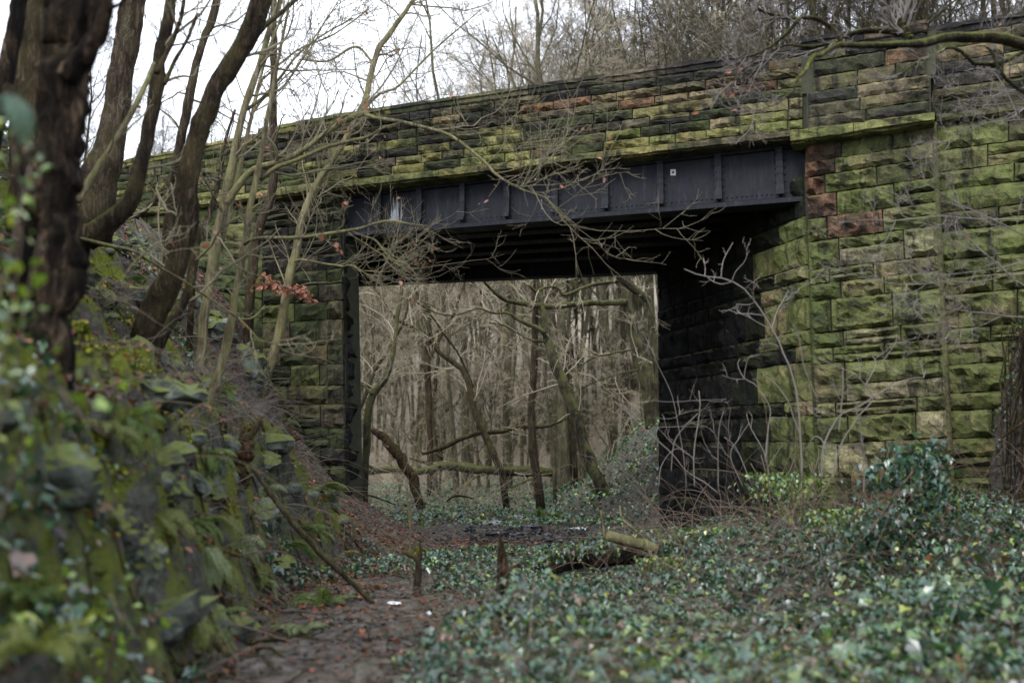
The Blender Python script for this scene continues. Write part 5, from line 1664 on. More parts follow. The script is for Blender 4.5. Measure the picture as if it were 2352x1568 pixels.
mb = MB()
for a in (carpet(26000, 2.6, 7.5, .9, 'ivy', .030, .070, (5, 60)),
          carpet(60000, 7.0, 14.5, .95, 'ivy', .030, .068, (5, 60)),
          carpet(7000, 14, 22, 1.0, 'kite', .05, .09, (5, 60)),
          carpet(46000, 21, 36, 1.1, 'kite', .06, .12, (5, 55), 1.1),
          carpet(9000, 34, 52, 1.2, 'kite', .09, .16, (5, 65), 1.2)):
    mb.add(a[0], a[1], None, a[2])
def bdens(x, y): return ivy_density(x, y) * smooth(.02, .30, fbm(x * 1.05 + 5, y * 1.05, 161, 3))
def bright(rng, N): return ivy_cols(rng, N, (.04, .10, .2, .2, .28, .22, .03))
for a in (carpet(7000, 2.8, 14.0, .9, 'oval', .03, .08, (0, 55), 1.35, bright, bdens), carpet(9000, 21, 34, 1.1, 'kite', .08, .13, (0, 50), 1.4, bright, bdens), carpet(1000, 3, 14, .9, 'oval', .03, .07, (0, 70), 1.0, path_cols), carpet(500, 3, 8, .9, 'ivy', .08, .11, (0, 55), 1.2)):
    mb.add(a[0], a[1], None, a[2])
iv = mk('ivy_carpet', *mb.get()[:3], M['leaf'], None, False, mb.get()[3], np.zeros(3))
tag(iv, 'glossy dark green ivy and bramble leaves carpeting the ground', 'ivy', None, 'stuff')

# fallen leaves on path, slope and bank
def litter_density(x, y):
    u = toe_left(y) - x
    near = (x < path_edge(y) + .5) * (y < 21)
    return near * (.35 + .65 * smooth(-.1, .3, fbm(x * 1.2, y * 1.2, 81, 3))) * np.where(u > .8, .55, 1) + .06 * (y < 16)
mb = MB()
for a in (carpet(5500, 3.5, 9, .9, 'oval', .035, .075, (0, 40), .10, path_cols, litter_density),
          carpet(13000, 8, 17.5, 1.0, 'oval', .04, .080, (0, 50), .12, dead_cols, litter_density), carpet(16000, 12, 18, 1.0, 'oval', .04, .075, (0, 50), .10, dead_cols, lambda x, y: (x < path_edge(y) + 1.2) * (x > -5.5) * .9)):
    mb.add(a[0], a[1], None, a[2])
g_ = mb.get()
tag(mk('fallen_leaves', *g_[:3], M['dead'], None, False, g_[3], np.zeros(3)), 'rusty red brown fallen leaves strewn over path and slope', 'leaves', None, 'stuff')
w_ = smooth(.30, .6, BANKN) * (.35 + smooth(-.2, .3, fbm(BANKP[:, 0] * 1.3 + 7, BANKP[:, 1] * 1.3, 151, 3)))
r_ = BANKP[ri.choice(len(BANKP), 11000, p=w_ / w_.sum())] + ri.normal(0, .05, (11000, 3))
r_[:, 2] = ground_z(r_[:, 0], r_[:, 1]) + ri.uniform(0, .04, 11000)
V, F, c = leaves(ri, r_, ri.uniform(.035, .085, 11000), 'oval', (0, 60), dead_cols(ri, 11000) * np.where(ri.random((11000, 1)) < .5, .55, 1.15))
tag(mk('fallen_leaves', V, F, None, M['dead'], None, False, c, np.zeros(3)), 'brown oak leaves caught on the ledges of the left bank', 'leaves', None, 'stuff')
def mud_cols(rng, N): return np.array([(.035, .028, .024)]) * rng.uniform(.5, 2.2, (N, 1)) + rng.uniform(0, .012, (N, 3))
mb = MB()
for a in (carpet(14000, 3.5, 10, .9, 'oval', .03, .07, (0, 35), .06, mud_cols, litter_density), carpet(9000, 9, 21, 1.0, 'oval', .035, .08, (0, 45), .08, mud_cols, litter_density)):
    mb.add(a[0], a[1], None, a[2])
g_ = mb.get()
tag(mk('leaf_mould', *g_[:3], M['dead'], None, False, g_[3], np.zeros(3)), 'dark wet trodden leaf mould along the muddy path', 'leaves', None, 'stuff')
n_ = 5200
x_, y_ = ri.normal(.25, .62, n_), ri.normal(18.0, 1.5, n_)
V, F, c = leaves(ri, np.stack([x_, y_, ground_z(x_, y_) + ri.uniform(.0, .03, n_)], -1), ri.uniform(.03, .10, n_), 'oval', (0, 50), np.array([(.018, .018, .020)]) * ri.uniform(.4, 2.0, (n_, 1)))
tag(mk('leaf_mould', V, F, None, M['dead'], None, False, c, np.zeros(3)), 'black wet mulch on the mud patch under the bridge', 'leaves', None, 'stuff')
n_ = 5200
y_ = ri.uniform(8.5, 13.2, n_)
x_ = toe_right(y_) + ri.uniform(1.1, 2.6, n_)
lf_ = ri.random(n_) < .45
V, F, c = leaves(ri, np.stack([x_, y_, ground_z(x_, y_) + ri.uniform(.0, .08, n_)], -1), ri.uniform(.035, .075, n_), 'ivy', (10, 80), np.where(lf_[:, None], ivy_cols(ri, n_), dead_cols(ri, n_) * [.45, .55, .6]))
tag(mk('bank_leaves', V, F, None, M['leaf'], None, False, c, np.zeros(3)), 'dead leaves and ivy on the steep earth at the right edge', 'leaves', None, 'stuff')
# dry litter on the floor of the far wood
def farlit(x, y): return (1 - ivy_density(x, y)) * .9 + .1
def dry_cols(rng, N): return np.array([(.17, .12, .080), (.22, .16, .11), (.12, .09, .06), (.20, .10, .06)])[rng.integers(0, 4, N)] * rng.uniform(.6, 1.3, (N, 1))
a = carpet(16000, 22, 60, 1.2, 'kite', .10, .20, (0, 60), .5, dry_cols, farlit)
tag(mk('dry_litter', a[0], a[1], None, M['dead'], None, False, a[2], np.zeros(3)), 'dry brown leaf litter on the floor of the wood beyond', 'leaves', None, 'stuff')

# moss cushions on the bank: short blades
def moss_patch(u, v, wpx, hpx, n):
    """blades on the upward faces round the spot that a picture point shows on the bank"""
    p = hit(u, v)
    d = p[1]
    a, c = wpx * .62 / FPX * d, hpx * .62 / FPX * d
    q = (BANKP - p) / np.array([a, max(a, .3), c])
    w_ = np.exp(-(q ** 2).sum(1) * 1.2) * smooth(.30, .62, BANKN)
    if w_.sum() < 1e-6:
        r = p[None] + ri.normal(0, 1, (n, 3)) * np.array([a * .55, a * .4, 0])
    else:
        r = BANKP[ri.choice(len(BANKP), n, p=w_ / w_.sum())] + ri.normal(0, .028, (n, 3))
    r[:, 2] = ground_z(r[:, 0], r[:, 1]) + ri.uniform(0, .035, n)
    return r
mp = [moss_patch(*t[:4], int(t[4] * 2.2)) for t in ((330, 870, 230, 60, 2600), (250, 690, 110, 70, 1300), (445, 1040, 90, 70, 1200), (500, 1130, 110, 90, 1500), (240, 1050, 120, 90, 1100), (420, 1000, 60, 40, 500),
                              (300, 1220, 90, 90, 800), (390, 520, 120, 30, 600), (560, 900, 60, 60, 600), (610, 1080, 60, 80, 600), (180, 780, 60, 60, 500), (560, 640, 60, 30, 300), (300, 500, 90, 30, 500), (1090, 1270, 60, 16, 500), (1110, 1192, 60, 10, 500), (1190, 1198, 120, 10, 700))]
w_ = smooth(.45, .75, BANKN) * smooth(.05, .4, fbm(BANKP[:, 0] * 1.6, BANKP[:, 1] * 1.6, 131, 3))
r_ = BANKP[ri.choice(len(BANKP), 9000, p=w_ / w_.sum())] + ri.normal(0, .03, (9000, 3))
r_[:, 2] = ground_z(r_[:, 0], r_[:, 1]) + ri.uniform(0, .03, 9000)
q = np.concatenate(mp + [r_])
cl = np.array([(.11, .135, .018), (.16, .18, .022), (.07, .09, .014), (.20, .19, .03)])[ri.integers(0, 4, len(q))] * ri.uniform(.6, 1.3, (len(q), 1))
V, F, c = leaves(ri, q, ri.uniform(.016, .042, len(q)), 'kite', (25, 80), cl)
tag(mk('moss', V, F, None, M['moss'], None, False, c, np.zeros(3)), 'bright yellow green moss cushions on the bank ledges', 'moss', None, 'stuff')

# thin brown stems and dead grass threading the ivy
def arcs(n, y0, y1, xf, L0, L1, r0, r1, seg=7, up=.8, pw=1.0):
    y = y0 + (y1 - y0) * ri.random(n) ** pw
    x = xf(y, n)
    p = np.stack([x, y, ground_z(x, y)], -1)
    an = ri.uniform(0, 6.283, n)
    d = unit(np.stack([np.cos(an), np.sin(an), ri.uniform(.3, 1.6, n) * up], -1))
    L = ri.uniform(L0, L1, n)
    pts = [p]
    for k in range(seg):
        d = unit(d + ri.normal(0, .10, (n, 3)) - np.array([0, 0, ri.uniform(.08, .3)]))
        p = p + d * (L / seg)[:, None]
        pts.append(p)
    return np.stack(pts, 1), ri.uniform(r0, r1, n)[:, None] * np.linspace(1, .4, seg + 1)[None]
mb = MB()
rx = lambda y, n: path_edge(y) + ri.random(n) * (y * .514 + .5 - path_edge(y))
for q in (arcs(900, 3.2, 13.5, rx, .4, 1.5, .0018, .005), arcs(300, 3.2, 9, rx, .5, 1.2, .0016, .003, up=1.8), arcs(420, 8.5, 13.0, lambda y, n: ri.uniform(1.4, 5.4, n), .6, 1.7, .002, .006, up=1.9),
          arcs(620, 5.5, 15, lambda y, n: toe_left(y) - ri.uniform(-.2, 3.8, n), .3, 1.2, .002, .006)):
    v, f = tubes(*q, 4)
    mb.add(v, None, f)
g_ = mb.get()
tag(mk('bramble_stems', *g_[:3], M['stem'], None, True, None, np.zeros(3)), 'thin brown bramble stems arching through the ivy', 'bramble', None, 'stuff')
mb = MB()
fx = lambda y, n: ri.uniform(-1, 1, n) * (y * .19 + .3) - .3
for q in (arcs(650, 30, 55, fx, .8, 3.2, .005, .010, up=1.6, pw=1.3), arcs(150, 23, 29, lambda y, n: (ri.uniform(810, 1180, n) - 1176) / FPX * y, .8, 2.4, .004, .009, up=1.2)):
    k = kids(ri, *q, 4, .2, 1, .3, .7, 25, 70, 4, .2, .05, .6, .004)
    for z, s in ((q, 4), (k, 3)):
        v, f = tubes(*z, s)
        mb.add(v, None, f)
g_ = mb.get()
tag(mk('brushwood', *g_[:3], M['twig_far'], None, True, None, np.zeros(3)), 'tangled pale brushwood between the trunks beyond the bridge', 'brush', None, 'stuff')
mb = MB()
for (u, v, n) in ((590, 985, 220), (500, 900, 90), (470, 960, 60), (640, 1000, 80)):      # wiry dead grass on the bank
    p = hit(u, v)
    px = p[0] + ri.normal(0, .28, n)
    py = p[1] + ri.normal(0, .3, n)
    q = arcs(n, 1, 2, lambda y, m: px, .3, .9, .0015, .003, up=1.5)
    dlt = np.stack([px, py, ground_z(px, py)], -1) - q[0][:, 0]
    vv, ff = tubes(q[0] + dlt[:, None, :], q[1], 3)
    mb.add(vv, None, ff)
g_ = mb.get()
tag(mk('dead_grass', *g_[:3], M['twig_grey'], None, True, None, np.zeros(3)), 'wiry grey dead grass hanging on the bank before the abutment', 'grass', None, 'stuff')

# roots and rotten twigs crawling down the bank
n_ = 170
w_ = (BANKN < .75) + .15
r_ = BANKP[ri.choice(len(BANKP), n_, p=w_ / w_.sum())]
mb = MB()
p = r_ + 0
d_ = unit(np.stack([ri.uniform(.1, 1, n_), ri.uniform(-.9, .4, n_), np.zeros(n_)], -1))
pts = []
for k in range(12):
    z_ = ground_z(p[:, 0], p[:, 1])
    pts.append(np.stack([p[:, 0], p[:, 1], z_ + .015 + .03 * math.sin(k * 1.3)], -1))
    d_ = unit(d_ + ri.normal(0, .35, (n_, 3)) * [1, 1, 0])
    p = p + d_ * ri.uniform(.04, .11, n_)[:, None]
rad = ri.uniform(.004, .020, n_)[:, None] * np.linspace(1, .3, 12)[None]
v, f = tubes(np.stack(pts, 1), rad, 6, .15, ri)
tag(mk('bank_roots', v, None, f, M['bark_dark'], None, True, None, np.zeros(3)), 'dark roots and rotten twigs crawling down the steep bank', 'roots', None, 'stuff')
def twigs_on(n, y0, y1, xf):
    y = ri.uniform(y0, y1, n)
    x = xf(y, n)
    a = ri.uniform(0, 6.283, n)
    L = ri.uniform(.08, .45, n)
    pts = []
    for t in (-.5, -.2, .15, .5):
        xx, yy = x + np.cos(a + t * .3) * L * t, y + np.sin(a + t * .3) * L * t
        pts.append(np.stack([xx, yy, ground_z(xx, yy) + .012], -1))
    return np.stack(pts, 1), ri.uniform(.002, .007, n)[:, None] * np.array([[.8, 1, .9, .5]])
v, f = tubes(*twigs_on(420, 3.6, 16, lambda y, n: ri.uniform(toe_left(y) - .2, path_edge(y) + .5)), 5)
tag(mk('fallen_twigs', v, None, f, M['bark_brown'], None, True, None, np.zeros(3)), 'small broken twigs scattered over the muddy path', 'twigs', None, 'stuff')

# --- ferns
def frond_mesh(L, seed, col, droop=1.0):
    g = np.random.default_rng(seed)
    n = 24
    t = np.linspace(0, 1, n)
    y = L * (t - .12 * droop * t ** 3)
    z = L * (.55 * t - .62 * droop * t ** 2)
    R = np.stack([np.zeros(n), y, z], -1)
    V, F, c = [], [], []
    tv, tf_ = tubes(R[None], np.linspace(.006, .0015, n)[None] * (L / .5), 3)
    for k in range(1, n):
        pl = L * .22 * math.sin(math.pi * min(1, (t[k] * .92 + .10))) ** .7 * (1.15 - .45 * t[k])
        tan = unit(R[k] - R[k - 1])
        for sgn in (-1, 1):
            o = unit(np.array([sgn, .35, -.15 + g.normal(0, .12)]))
            b = len(V)
            w_ = L * .0145
            V += [R[k] - tan * w_, R[k] + o * pl * .5 - tan * w_ * 1.1 + np.array([0, 0, .01 * L]), R[k] + o * pl + np.array([0, 0, -.05 * L]), R[k] + o * pl * .5 + tan * w_ * 1.1 + np.array([0, 0, .01 * L]), R[k] + tan * w_]
            F += [[b, b + 1, b + 3], [b, b + 3, b + 4], [b + 1, b + 2, b + 3]]
            c += [np.array(col) * g.uniform(.75, 1.25)] * 5
    b = len(V)
    V = np.concatenate([np.array(V), tv])
    c = np.concatenate([np.array(c), np.broadcast_to(np.array([.10, .075, .03]), (len(tv), 3))])
    return mesh_data('frond', V, np.array(F), tf_ + b, M['fern'], False, c)

FR = {'green': [frond_mesh(1, 300 + k, (.085, .135, .030), .9 + .2 * k) for k in range(3)],
      'yellow': [frond_mesh(1, 310 + k, (.115, .135, .030), .9 + .2 * k) for k in range(3)],
      'pale': [frond_mesh(1, 320 + k, (.17, .21, .10), .9 + .2 * k) for k in range(3)],
      'teal': [frond_mesh(1, 330 + k, (.075, .135, .095), .8 + .3 * k) for k in range(3)]}

def fern(label, u, v, L, n, kind, rng, face=None, pitch=(-.1, .5), depth=None):
    p = hit(u, v) if depth is None else at(u, v, depth)
    root = empty('fern', p, label, 'fern', 'ferns on the left bank')
    for k in range(n):
        o = put('frond', FR[kind][rng.integers(0, 3)], root)
        a = (rng.uniform(0, 6.28) if face is None else face + rng.normal(0, .55)) if n > 1 else face
        o.rotation_euler = (rng.uniform(*pitch), rng.normal(0, .2), a)
        s = L * rng.uniform(.7, 1.15)
        o.scale = (s, s, s)
    return root

rf = np.random.default_rng(8)
OUT = -1.9                                                   # fronds hang out of the bank, to the right
fern('pale green fern hanging from the bank, largest in the middle', 470, 1255, .48, 6, 'pale', rf, OUT - .5, (-1.0, -.2))
fern('yellow green fern drooping beside the pale fern', 515, 1285, .45, 5, 'yellow', rf, OUT - .4, (-1.1, -.3))
fern('pale fern high on the bank by the mossy rock', 545, 1235, .40, 5, 'pale', rf, OUT - .6, (-.9, 0))
fern('small yellow fern hanging beside the dead stump', 582, 1290, .32, 4, 'yellow', rf, OUT - .3, (-1.2, -.5))
fern('yellow fern low in the dark hollow of the bank', 395, 1365, .45, 5, 'yellow', rf, OUT - .3, (-1.0, -.3))
fern('drooping olive fern above the white litter', 430, 1400, .40, 5, 'yellow', rf, OUT - .4, (-1.1, -.4))
fern('bright fern clump on the edge of the path', 740, 1392, .42, 9, 'green', rf, None, (.0, .6))
fern('small pale fern lying low at the left edge of the path', 690, 1452, .36, 6, 'pale', rf, None, (-.1, .3))
fern('dark green fern below the abutment corner', 735, 1120, .45, 6, 'green', rf, OUT, (-.6, .3))
fern('dark fern hanging on the abutment side of the bank', 640, 960, .40, 5, 'green', rf, OUT, (-.9, 0))
fern('green fern halfway down the leaf covered slope', 690, 1215, .45, 6, 'green', rf, OUT, (-.6, .3))
fern('feathery green fern near the diagonal stick', 660, 1250, .42, 6, 'green', rf, OUT, (-.5, .4))
fern('green fern right of the diagonal stick', 760, 1290, .40, 6, 'pale', rf, None, (-.1, .5))
fern('small bright fern among mossy roots', 500, 1180, .34, 5, 'yellow', rf, OUT, (-.8, .1))
fern('blurred yellow fern nearest at the bottom left corner', 75, 1500, .30, 7, 'yellow', rf, None, (-.1, .5), 3.3)
fern('blurred olive fern behind the nearest one', 60, 1380, .28, 6, 'green', rf, None, (-.3, .4), 3.9)
fern('thick harts tongue like fern tuft beyond the mud patch', 1270, 1195, .45, 9, 'green', rf, None, (.2, .9))
fern('second fern tuft beyond the mud patch', 1240, 1190, .40, 7, 'green', rf, None, (.2, .9))
for k, (lb_, u, v, L_, kd) in enumerate((('small fern rooted under the big curved tree', 300, 960, .3, 'green'), ('small green fern left of the rotten stump', 480, 1040, .28, 'green'), ('olive fern over the upright lichened block', 350, 1180, .34, 'yellow'),
        ('pale fern low on the bank foot beside the red stick', 600, 1330, .3, 'pale'), ('little fern between the pale stems', 510, 900, .28, 'green'), ('tufted fern at the very foot of the bank', 470, 1420, .34, 'green'),
        ('yellowing fern above the long dark stick', 235, 980, .32, 'yellow'), ('small fern on the ledge under the bowed shoot', 300, 640, .28, 'green'), ('fern tucked behind the splintered grey rock', 610, 1120, .3, 'pale'), ('fern spilling over the mossy bulge', 440, 1200, .34, 'green'))):
    fern(lb_, u, v, L_, 6, kd, rf, OUT - .2, (-.8, .2))
# a frond hanging close to the lens at the left edge
fn = fern('blurred blue green fern frond hanging at the left edge', 14, 215, .19, 3, 'teal', rf, -2.2, (-1.3, -.8), 2.6)

# --- leafy bramble close to the lens on the left
bm = empty('bramble', hit(40, 1250, 1.5), 'blurred bramble with bright green leaves nearest on the left edge', 'bramble')
g = np.random.default_rng(91)
for k, l in enumerate(([(-30, 1300, 6), (0, 900, 5), (40, 620, 5), (50, 480, 4), (30, 330, 3)], [(-30, 1100, 5), (30, 850, 5), (70, 640, 4), (95, 540, 3)], [(-40, 800, 5), (20, 600, 4), (60, 420, 4), (70, 380, 3)],
                       [(-20, 1250, 5), (100, 900, 4), (190, 960, 3), (250, 1000, 3)], [(-40, 1000, 5), (20, 760, 4), (30, 700, 3)])):
    q = px_line(l, 3.2, 3.0 + .25 * k * (k < 3), 20, g, .1)
    limb('stem', q, M['stem'], bm, 6, .05, g)
    i = g.integers(3, 20, 24)
    pp = q[0][0][i] + g.normal(0, .05, (24, 3))
    hang_leaves(bm, 'leaf', GREEN, pp, (.028, .058), g)
# ivied shoots in the bottom left foreground
bm2 = empty('bramble', hit(140, 1480, 1.5), 'low leafy bramble patch in the bottom left foreground', 'bramble')
for k in range(7):
    u = g.uniform(20, 330)
    l = [(u - 30, 1600, 5), (u, 1480 - g.uniform(0, 120), 4), (u + 40, 1330 - g.uniform(0, 160) + u * .5, 3)]
    q = px_line(l, 4.2, 4.0, 14, g, .1)
    limb('stem', q, M['stem'], bm2, 6, .05, g)
    pp = q[0][0][g.integers(2, 14, 14)] + g.normal(0, .07, (14, 3))
    hang_leaves(bm2, 'leaf', GREEN, pp, (.03, .06), g)

# --- tall ivy clump before the right pier
ic = empty('ivy_shrub', (*hit(2080, 1330)[:2], float(ground_z(*hit(2080, 1330)[:2]))), 'tall clump of glossy ivy climbing a dead stem before the right pier', 'ivy')
q = px_line([(2085, 1340, 14), (2090, 1200, 12), (2085, 1100, 10), (2095, 1020, 8)], 9.3, 9.3, 16, g, .1)
limb('stem', q, M['bark_dark'], ic, 7, .1, g)
q2 = px_line([(1900, 1330, 8), (1990, 1230, 8), (2060, 1130, 7), (2100, 1080, 5)], 9.2, 9.0, 16, g, .1)
limb('stem', q2, M['stem'], ic, 6, .1, g)
n = 1500
ctr = [(2110, 1050, 70, 40), (2040, 1090, 60, 40), (2150, 1110, 40, 60), (2120, 1180, 70, 70), (2010, 1210, 80, 60), (2100, 1260, 110, 60), (1960, 1260, 90, 40)]
ps = []
for (u, v, a, b) in ctr:
    for _ in range(n // len(ctr)):
        ps.append(at(u + g.normal(0, a * .5), v + g.normal(0, b * .5), 9.2 + g.normal(0, .22)))
V, F, c = leaves(g, np.array(ps), g.uniform(.04, .075, len(ps)), 'ivy', (15, 90), ivy_cols(g, len(ps), (.4, .35, .15, .04, .02, .01, .02)))
tag(mk('ivy_leaves', V, F, None, M['leaf'], ic, False, c), kind='stuff')
# pale green leafy scrub low against the pier
for (lb_, u, v, a, b, dd, nn) in (('light green bramble scrub at the foot of the grey shrub', 1800, 1110, 90, 70, 10.6, 700), ('bramble leaves heaped under the dark opening', 1640, 1220, 120, 30, 11.0, 600), ('leafy bramble mound between grey shrub and ivy clump', 1930, 1190, 90, 60, 10.0, 700), ('bramble thicket right of the tall ivy clump', 2250, 1240, 80, 50, 10.2, 600), ('low pale bramble before the fallen log stub', 1560, 1290, 90, 30, 10.0, 420)):
    p0 = at(u, v + b, dd)
    sc_o = empty('bramble', (p0[0], p0[1], float(ground_z(p0[0], p0[1]))), lb_, 'bramble', None)
    for k in range(9):
        uu = u + g.uniform(-a, a)
        q = px_line([(uu + g.uniform(-40, 40), v + b + 90, 4), (uu, v + b * .3, 4), (uu + g.uniform(-30, 30), v - b * g.uniform(.2, 1), 2)], dd, dd + g.uniform(-.3, .3), 12, g, .1)
        limb('stem', q, M['stem'], sc_o, 5, .05, g)
    ps = [at(u + g.normal(0, a * .5), v + abs(g.normal(0, b * .6)) - b * .4, dd + g.normal(0, .3)) for _ in range(nn)]
    V, F, c = leaves(g, np.array(ps), g.uniform(.035, .065, nn), 'oval', (10, 80), bright(g, nn))
    tag(mk('bramble_leaves', V, F, None, M['leaf'], sc_o, False, c), kind='stuff')

# --- dead wood lying about
def wood(name, label, cat, pts, d0, d1, mat, seed, sides=9, n=22, rough=.12, conv=D0, sc_=1, cut=None):
    g = np.random.default_rng(seed)
    PR = px_line([(*conv(x, y), w_ * sc_) for x, y, w_ in pts], d0, d1, n, g, .10)
    V, F = tubes(PR[0], PR[1], sides, rough, g)
    m = PR[0].shape[1]
    c0 = len(V)
    V = np.concatenate([V, PR[0][0, :1], PR[0][0, -1:]])
    caps = [[c0, (j + 1) % sides, j] for j in range(sides)] + [[c0 + 1, (m - 1) * sides + j, (m - 1) * sides + (j + 1) % sides] for j in range(sides)]
    return tag(mk(name, V, caps, F, mat, None, True), label, cat)

def gd(u, v): return hit(u, v)[1]
d = gd(860, 1387)
wood('stick', 'long bare stick leaning diagonally down to the path', 'stick', [(572, 1062, 10), (648, 1169, 13), (720, 1252, 14), (806, 1335, 13), (862, 1390, 12)], d - .2, d, M['bark_brown'], 1)
d = gd(385, 1300)
wood('stick', 'long dark stick running down the bank from the black tree', 'stick', [(120, 905, 16), (165, 940, 20), (200, 1004, 22), (252, 1094, 20), (306, 1173, 18), (366, 1254, 14)], 7.0, 7.3, M['bark_dark'], 2)
wood('fallen_branch', 'black curved branch arching over the hollow', 'branch', [(250, 1085, 16), (290, 1072, 20), (342, 1090, 20), (374, 1112, 18), (370, 1144, 16), (335, 1176, 12)], 7.6, 7.5, M['bark_black'], 3)
wood('fallen_branch', 'mossy fallen stem slanting down through the dark hollow', 'branch', [(180, 1030, 26), (230, 1100, 34), (275, 1180, 36), (320, 1260, 32), (360, 1310, 22)], 7.4, 7.5, M['bark_moss'], 4)
d = gd(955, 1372)
ys_k = empty('forked_stick', at(957, 1368, d), 'short brown forked stick standing upright in the ivy', 'stick')
g = np.random.default_rng(6)
limb('stem', px_line([(956, 1385, 20), (958, 1330, 18), (961, 1295, 16), (948, 1278, 13), (926, 1267, 11)], d, d, 14, g, .1), M['bark_brown'], ys_k, 8, .12, g)
limb('fork', px_line([(960, 1300, 10), (966, 1270, 8), (964, 1245, 4)], d, d, 8, g, .1), M['bark_brown'], ys_k, 6, .12, g)
wood('stick', 'thin pale wand standing behind the forked stick', 'stick', [(944, 1360, 5), (943, 1270, 5), (940, 1177, 4), (932, 1150, 3), (918, 1146, 2)], d + .5, d + .6, M['bark_pale'], 7)
# splintered post
d = gd(1155, 1400)
sp = empty('splintered_stump', at(1153, 1385, d), 'splintered stump standing like a spike in the ivy', 'stump')
def shard(name, pts, off, mat, thick):
    """flat broken slice of wood with real thickness"""
    F_ = np.array([at(u, v, d + off) for u, v in pts])
    B_ = F_ + np.array([0, thick, 0])
    m = len(pts)
    V = np.concatenate([F_, B_])
    T = [[0, i, i + 1] for i in range(1, m - 1)] + [[m, m + i + 1, m + i] for i in range(1, m - 1)]
    Q = [[i, m + i, m + (i + 1) % m, (i + 1) % m] for i in range(m)]
    return mk(name, V, T, Q, mat, sp)
limb('outer_wood', px_line([(1152, 1420, 22), (1150, 1370, 20), (1149, 1330, 18), (1149, 1290, 15), (1148, 1255, 11), (1149, 1214, 3)], d, d, 18, g, .05), M['bark_dark'], sp, 9, .16, g)
limb('inner_wood', px_line([(1162, 1350, 14), (1163, 1315, 14), (1160, 1285, 11), (1156, 1258, 8), (1153, 1236, 3)], d - .04, d - .03, 14, g, .05), M['bark_red'], sp, 8, .20, g)
limb('splinter', px_line([(1166, 1310, 9), (1190, 1296, 7), (1215, 1290, 3)], d - .05, d - .05, 8, g, .05), M['bark_red'], sp, 6, .15, g)
wood('stick', 'thin rooted stalk below the splintered stump', 'stick', [(1165, 1480, 8), (1168, 1420, 8), (1164, 1360, 8)], d - .5, d - .3, M['bark_dark'], 8)
# rotten stump on the bank
d = gd(545, 1085)
rs_ = empty('rotten_stump', at(548, 1080, d), 'red rotten stump with a frayed top on the bank', 'stump')
limb('stem', px_line([(540, 1110, 50), (546, 1075, 46), (556, 1045, 44), (566, 1020, 34), (574, 1000, 20)], d + .05, d, 18, g, .1), M['bark_red'], rs_, 11, .25, g)
limb('snag', px_line([(566, 1015, 20), (585, 990, 14), (602, 955, 8)], d, d, 10, g, .1), M['bark_brown'], rs_, 7, .2, g)
limb('snag', px_line([(560, 1020, 18), (556, 996, 12), (562, 978, 5)], d, d, 8, g, .1), M['bark_red'], rs_, 7, .2, g)
wood('log', 'short broken pale branch stub below the rotten stump', 'log', [(485, 1115, 14), (508, 1108, 17), (532, 1102, 16)], d - .1, d - .1, M['bark_brown'], 9)
wood('stick', 'red rotten stick sliding down the bank foot', 'stick', [(555, 1340, 10), (580, 1358, 14), (600, 1372, 12)], gd(590, 1372) - .05, gd(590, 1372) - .05, M['bark_red'], 10)
wood('stick', 'reddish stake leaning beside the abutment', 'stick', [(655, 965, 14), (668, 985, 16), (684, 1008, 14)], 14.6, 14.6, M['bark_red'], 11)
wood('stick', 'dark stick lying in the bottom left ivy', 'stick', [(225, 1470, 12), (280, 1520, 15), (345, 1560, 13)], 5.2, 5.2, M['bark_brown'], 12)
# ivy covered fallen trunk across the middle
d = 11.2
fl_ = empty('fallen_log', at(1480, 1300, d), 'ivy covered fallen log ending in a bare cut stub right of the mud', 'log')
limb('stem', px_line([(1190, 1330, 40), (1260, 1300, 44), (1350, 1275, 46), (1440, 1272, 46), (1540, 1275, 48), (1680, 1255, 46), (1820, 1250, 40)], d, d + .6, 26, g, .1), M['bark_black'], fl_, 10, .14, g)
limb('stub', px_line([(1392, 1228, 22), (1420, 1236, 25), (1460, 1246, 26), (1500, 1258, 26), (1508, 1264, 20)], d - .45, d - .35, 14, g, .06), M['bark_pale'], fl_, 10, .08, g)
limb('twig', px_line([(1390, 1240, 7), (1384, 1200, 6), (1380, 1172, 4)], d - .4, d - .4, 8, g, .1), M['bark_pale'], fl_, 6, .1, g)
limb('twig', px_line([(1480, 1240, 6), (1450, 1210, 6), (1428, 1190, 4), (1424, 1160, 3)], d - .3, d - .2, 8, g, .1), M['bark_pale'], fl_, 6, .1, g)
limb('twig', px_line([(1490, 1262, 6), (1500, 1290, 6), (1470, 1310, 5), (1458, 1275, 4)], d - .5, d - .5, 8, g, .1), M['bark_pale'], fl_, 6, .1, g)
ps = []
for t in np.linspace(0, 1, 760):
    u = 1190 + 640 * t
    v = np.interp(u, [1190, 1260, 1350, 1440, 1540, 1680, 1830], [1318, 1284, 1256, 1254, 1258, 1238, 1234])
    if 1400 < u < 1510 and g.random() < .75: continue
    ps.append(at(u + g.normal(0, 10), v + g.normal(0, 11), d - .12 + .6 * t + g.normal(0, .10)))
V, F, c = leaves(g, np.array(ps), g.uniform(.04, .07, len(ps)), 'ivy', (10, 80), ivy_cols(g, len(ps), (.28, .3, .2, .12, .06, .02, .02)))
tag(mk('ivy_leaves', V, F, None, M['leaf'], fl_, False, c), kind='stuff')
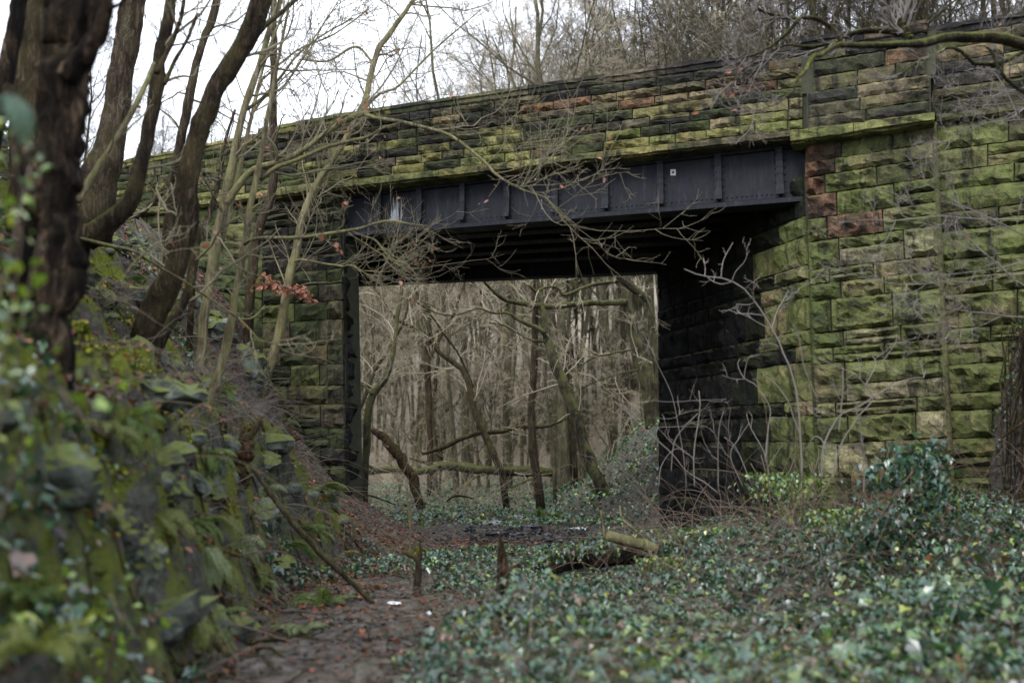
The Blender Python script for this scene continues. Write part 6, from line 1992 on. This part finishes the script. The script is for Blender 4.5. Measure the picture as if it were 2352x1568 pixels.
# hanging roots and ivy vine on the right-hand edge
vn_ = empty('vine', at(2325, 1150, 12.1), 'dark ragged vine and roots hanging down the right edge of the wing wall', 'vine')
for k in range(16):
    u = g.uniform(2295, 2365)
    q = px_line([(u, 1190, 3), (u + g.normal(0, 12), 1000, 4), (u + g.normal(0, 10) + 8, 850, 4), (u + g.normal(0, 10) + 14, 740, 3)], 12.0 + g.normal(0, .1), 12.2 + g.normal(0, .1), 16, g, 1.2)
    limb('stem', q, M['bark_dark'], vn_, 5, .1, g)
    a = kids(g, *q, 8, .05, 1, .1, .35, 30, 90, 4, .3, -.05, .5, .002, absolute=True)
    v_, f_ = tubes(*a, 3)
    tag(mk('rootlets', v_, None, f_, M['bark_dark'], vn_, True), kind='stuff')
wood('stick', 'orange brown cane leaning at the right edge', 'stick', [(2300, 1005, 5), (2330, 985, 6), (2365, 955, 6)], 11.6, 11.6, M['bark_red'], 13)
wood('log', 'orange brown broken branch lying at the foot of the wing wall', 'log', [(2215, 1275, 8), (2245, 1270, 12), (2300, 1266, 10)], 10.6, 10.6, M['bark_red'], 14)

# --- litter
def crumple(name, label, cat, u, v, wpx, hpx, seed, mat, depth=None, dz=.03):
    g = np.random.default_rng(seed)
    p = hit(u, v) if depth is None else at(u, v, depth)
    d = p[1]
    a, b, c = wpx * .5 / FPX * d, wpx * .5 / FPX * d * .8, hpx * .6 / FPX * d
    n1, n2 = 18, 9
    th, ph = np.meshgrid(np.linspace(0, 2 * math.pi, n1, endpoint=False), np.linspace(.05, math.pi - .05, n2))
    r = 1 + g.normal(0, .22, th.shape) + .35 * fbm(th * 1.6, ph * 2, seed, 3)
    V = np.stack([np.sin(ph) * np.cos(th) * a * r, np.sin(ph) * np.sin(th) * b * r, np.cos(ph) * c * r], -1).reshape(-1, 3) + p + [0, 0, dz]
    i = np.arange(n2 - 1)[:, None] * n1
    j = np.arange(n1)[None]
    F = np.stack([i + j, i + n1 + j, i + n1 + (j + 1) % n1, i + (j + 1) % n1], -1).reshape(-1, 4)
    return tag(mk(name, V, None, F, mat, None, False), label, cat)
crumple('plastic_litter', 'crumpled white plastic lying among leaves left of the path', 'litter', 378, 1458, 34, 44, 1, M['litter_white'])
crumple('plastic_litter', 'flat white wrapper on the path below the forked stick', 'litter', 905, 1392, 26, 5, 2, M['litter_white'])
crumple('plastic_litter', 'tiny white scrap at the edge of the ivy', 'litter', 985, 1416, 9, 6, 3, M['litter_white'])
crumple('plastic_bag', 'black plastic bag at the left of the mud under the bridge', 'bag', 1078, 1222, 26, 14, 4, M['bagblack'])
crumple('plastic_bag', 'largest torn black bag on the mud under the bridge', 'bag', 1222, 1216, 44, 20, 5, M['bagblack'])
crumple('plastic_bag', 'flat black bag spread over the middle of the mud', 'bag', 1150, 1232, 60, 12, 6, M['bagblack'])
crumple('plastic_bag', 'black bag sunk in the right side of the mud', 'bag', 1270, 1245, 50, 14, 7, M['bagblack'])
crumple('plastic_litter', 'grey crumpled sheet at the far edge of the mud', 'litter', 1138, 1206, 26, 12, 8, M['plate_white'])
crumple('plastic_litter', 'pale strip of plastic at the far right of the mud', 'litter', 1330, 1218, 34, 6, 9, M['litter_white'])
crumple('plastic_bag', 'blue black plastic bag on the slope below the abutment', 'bag', 735, 1058, 34, 26, 10, M['bagblack'])
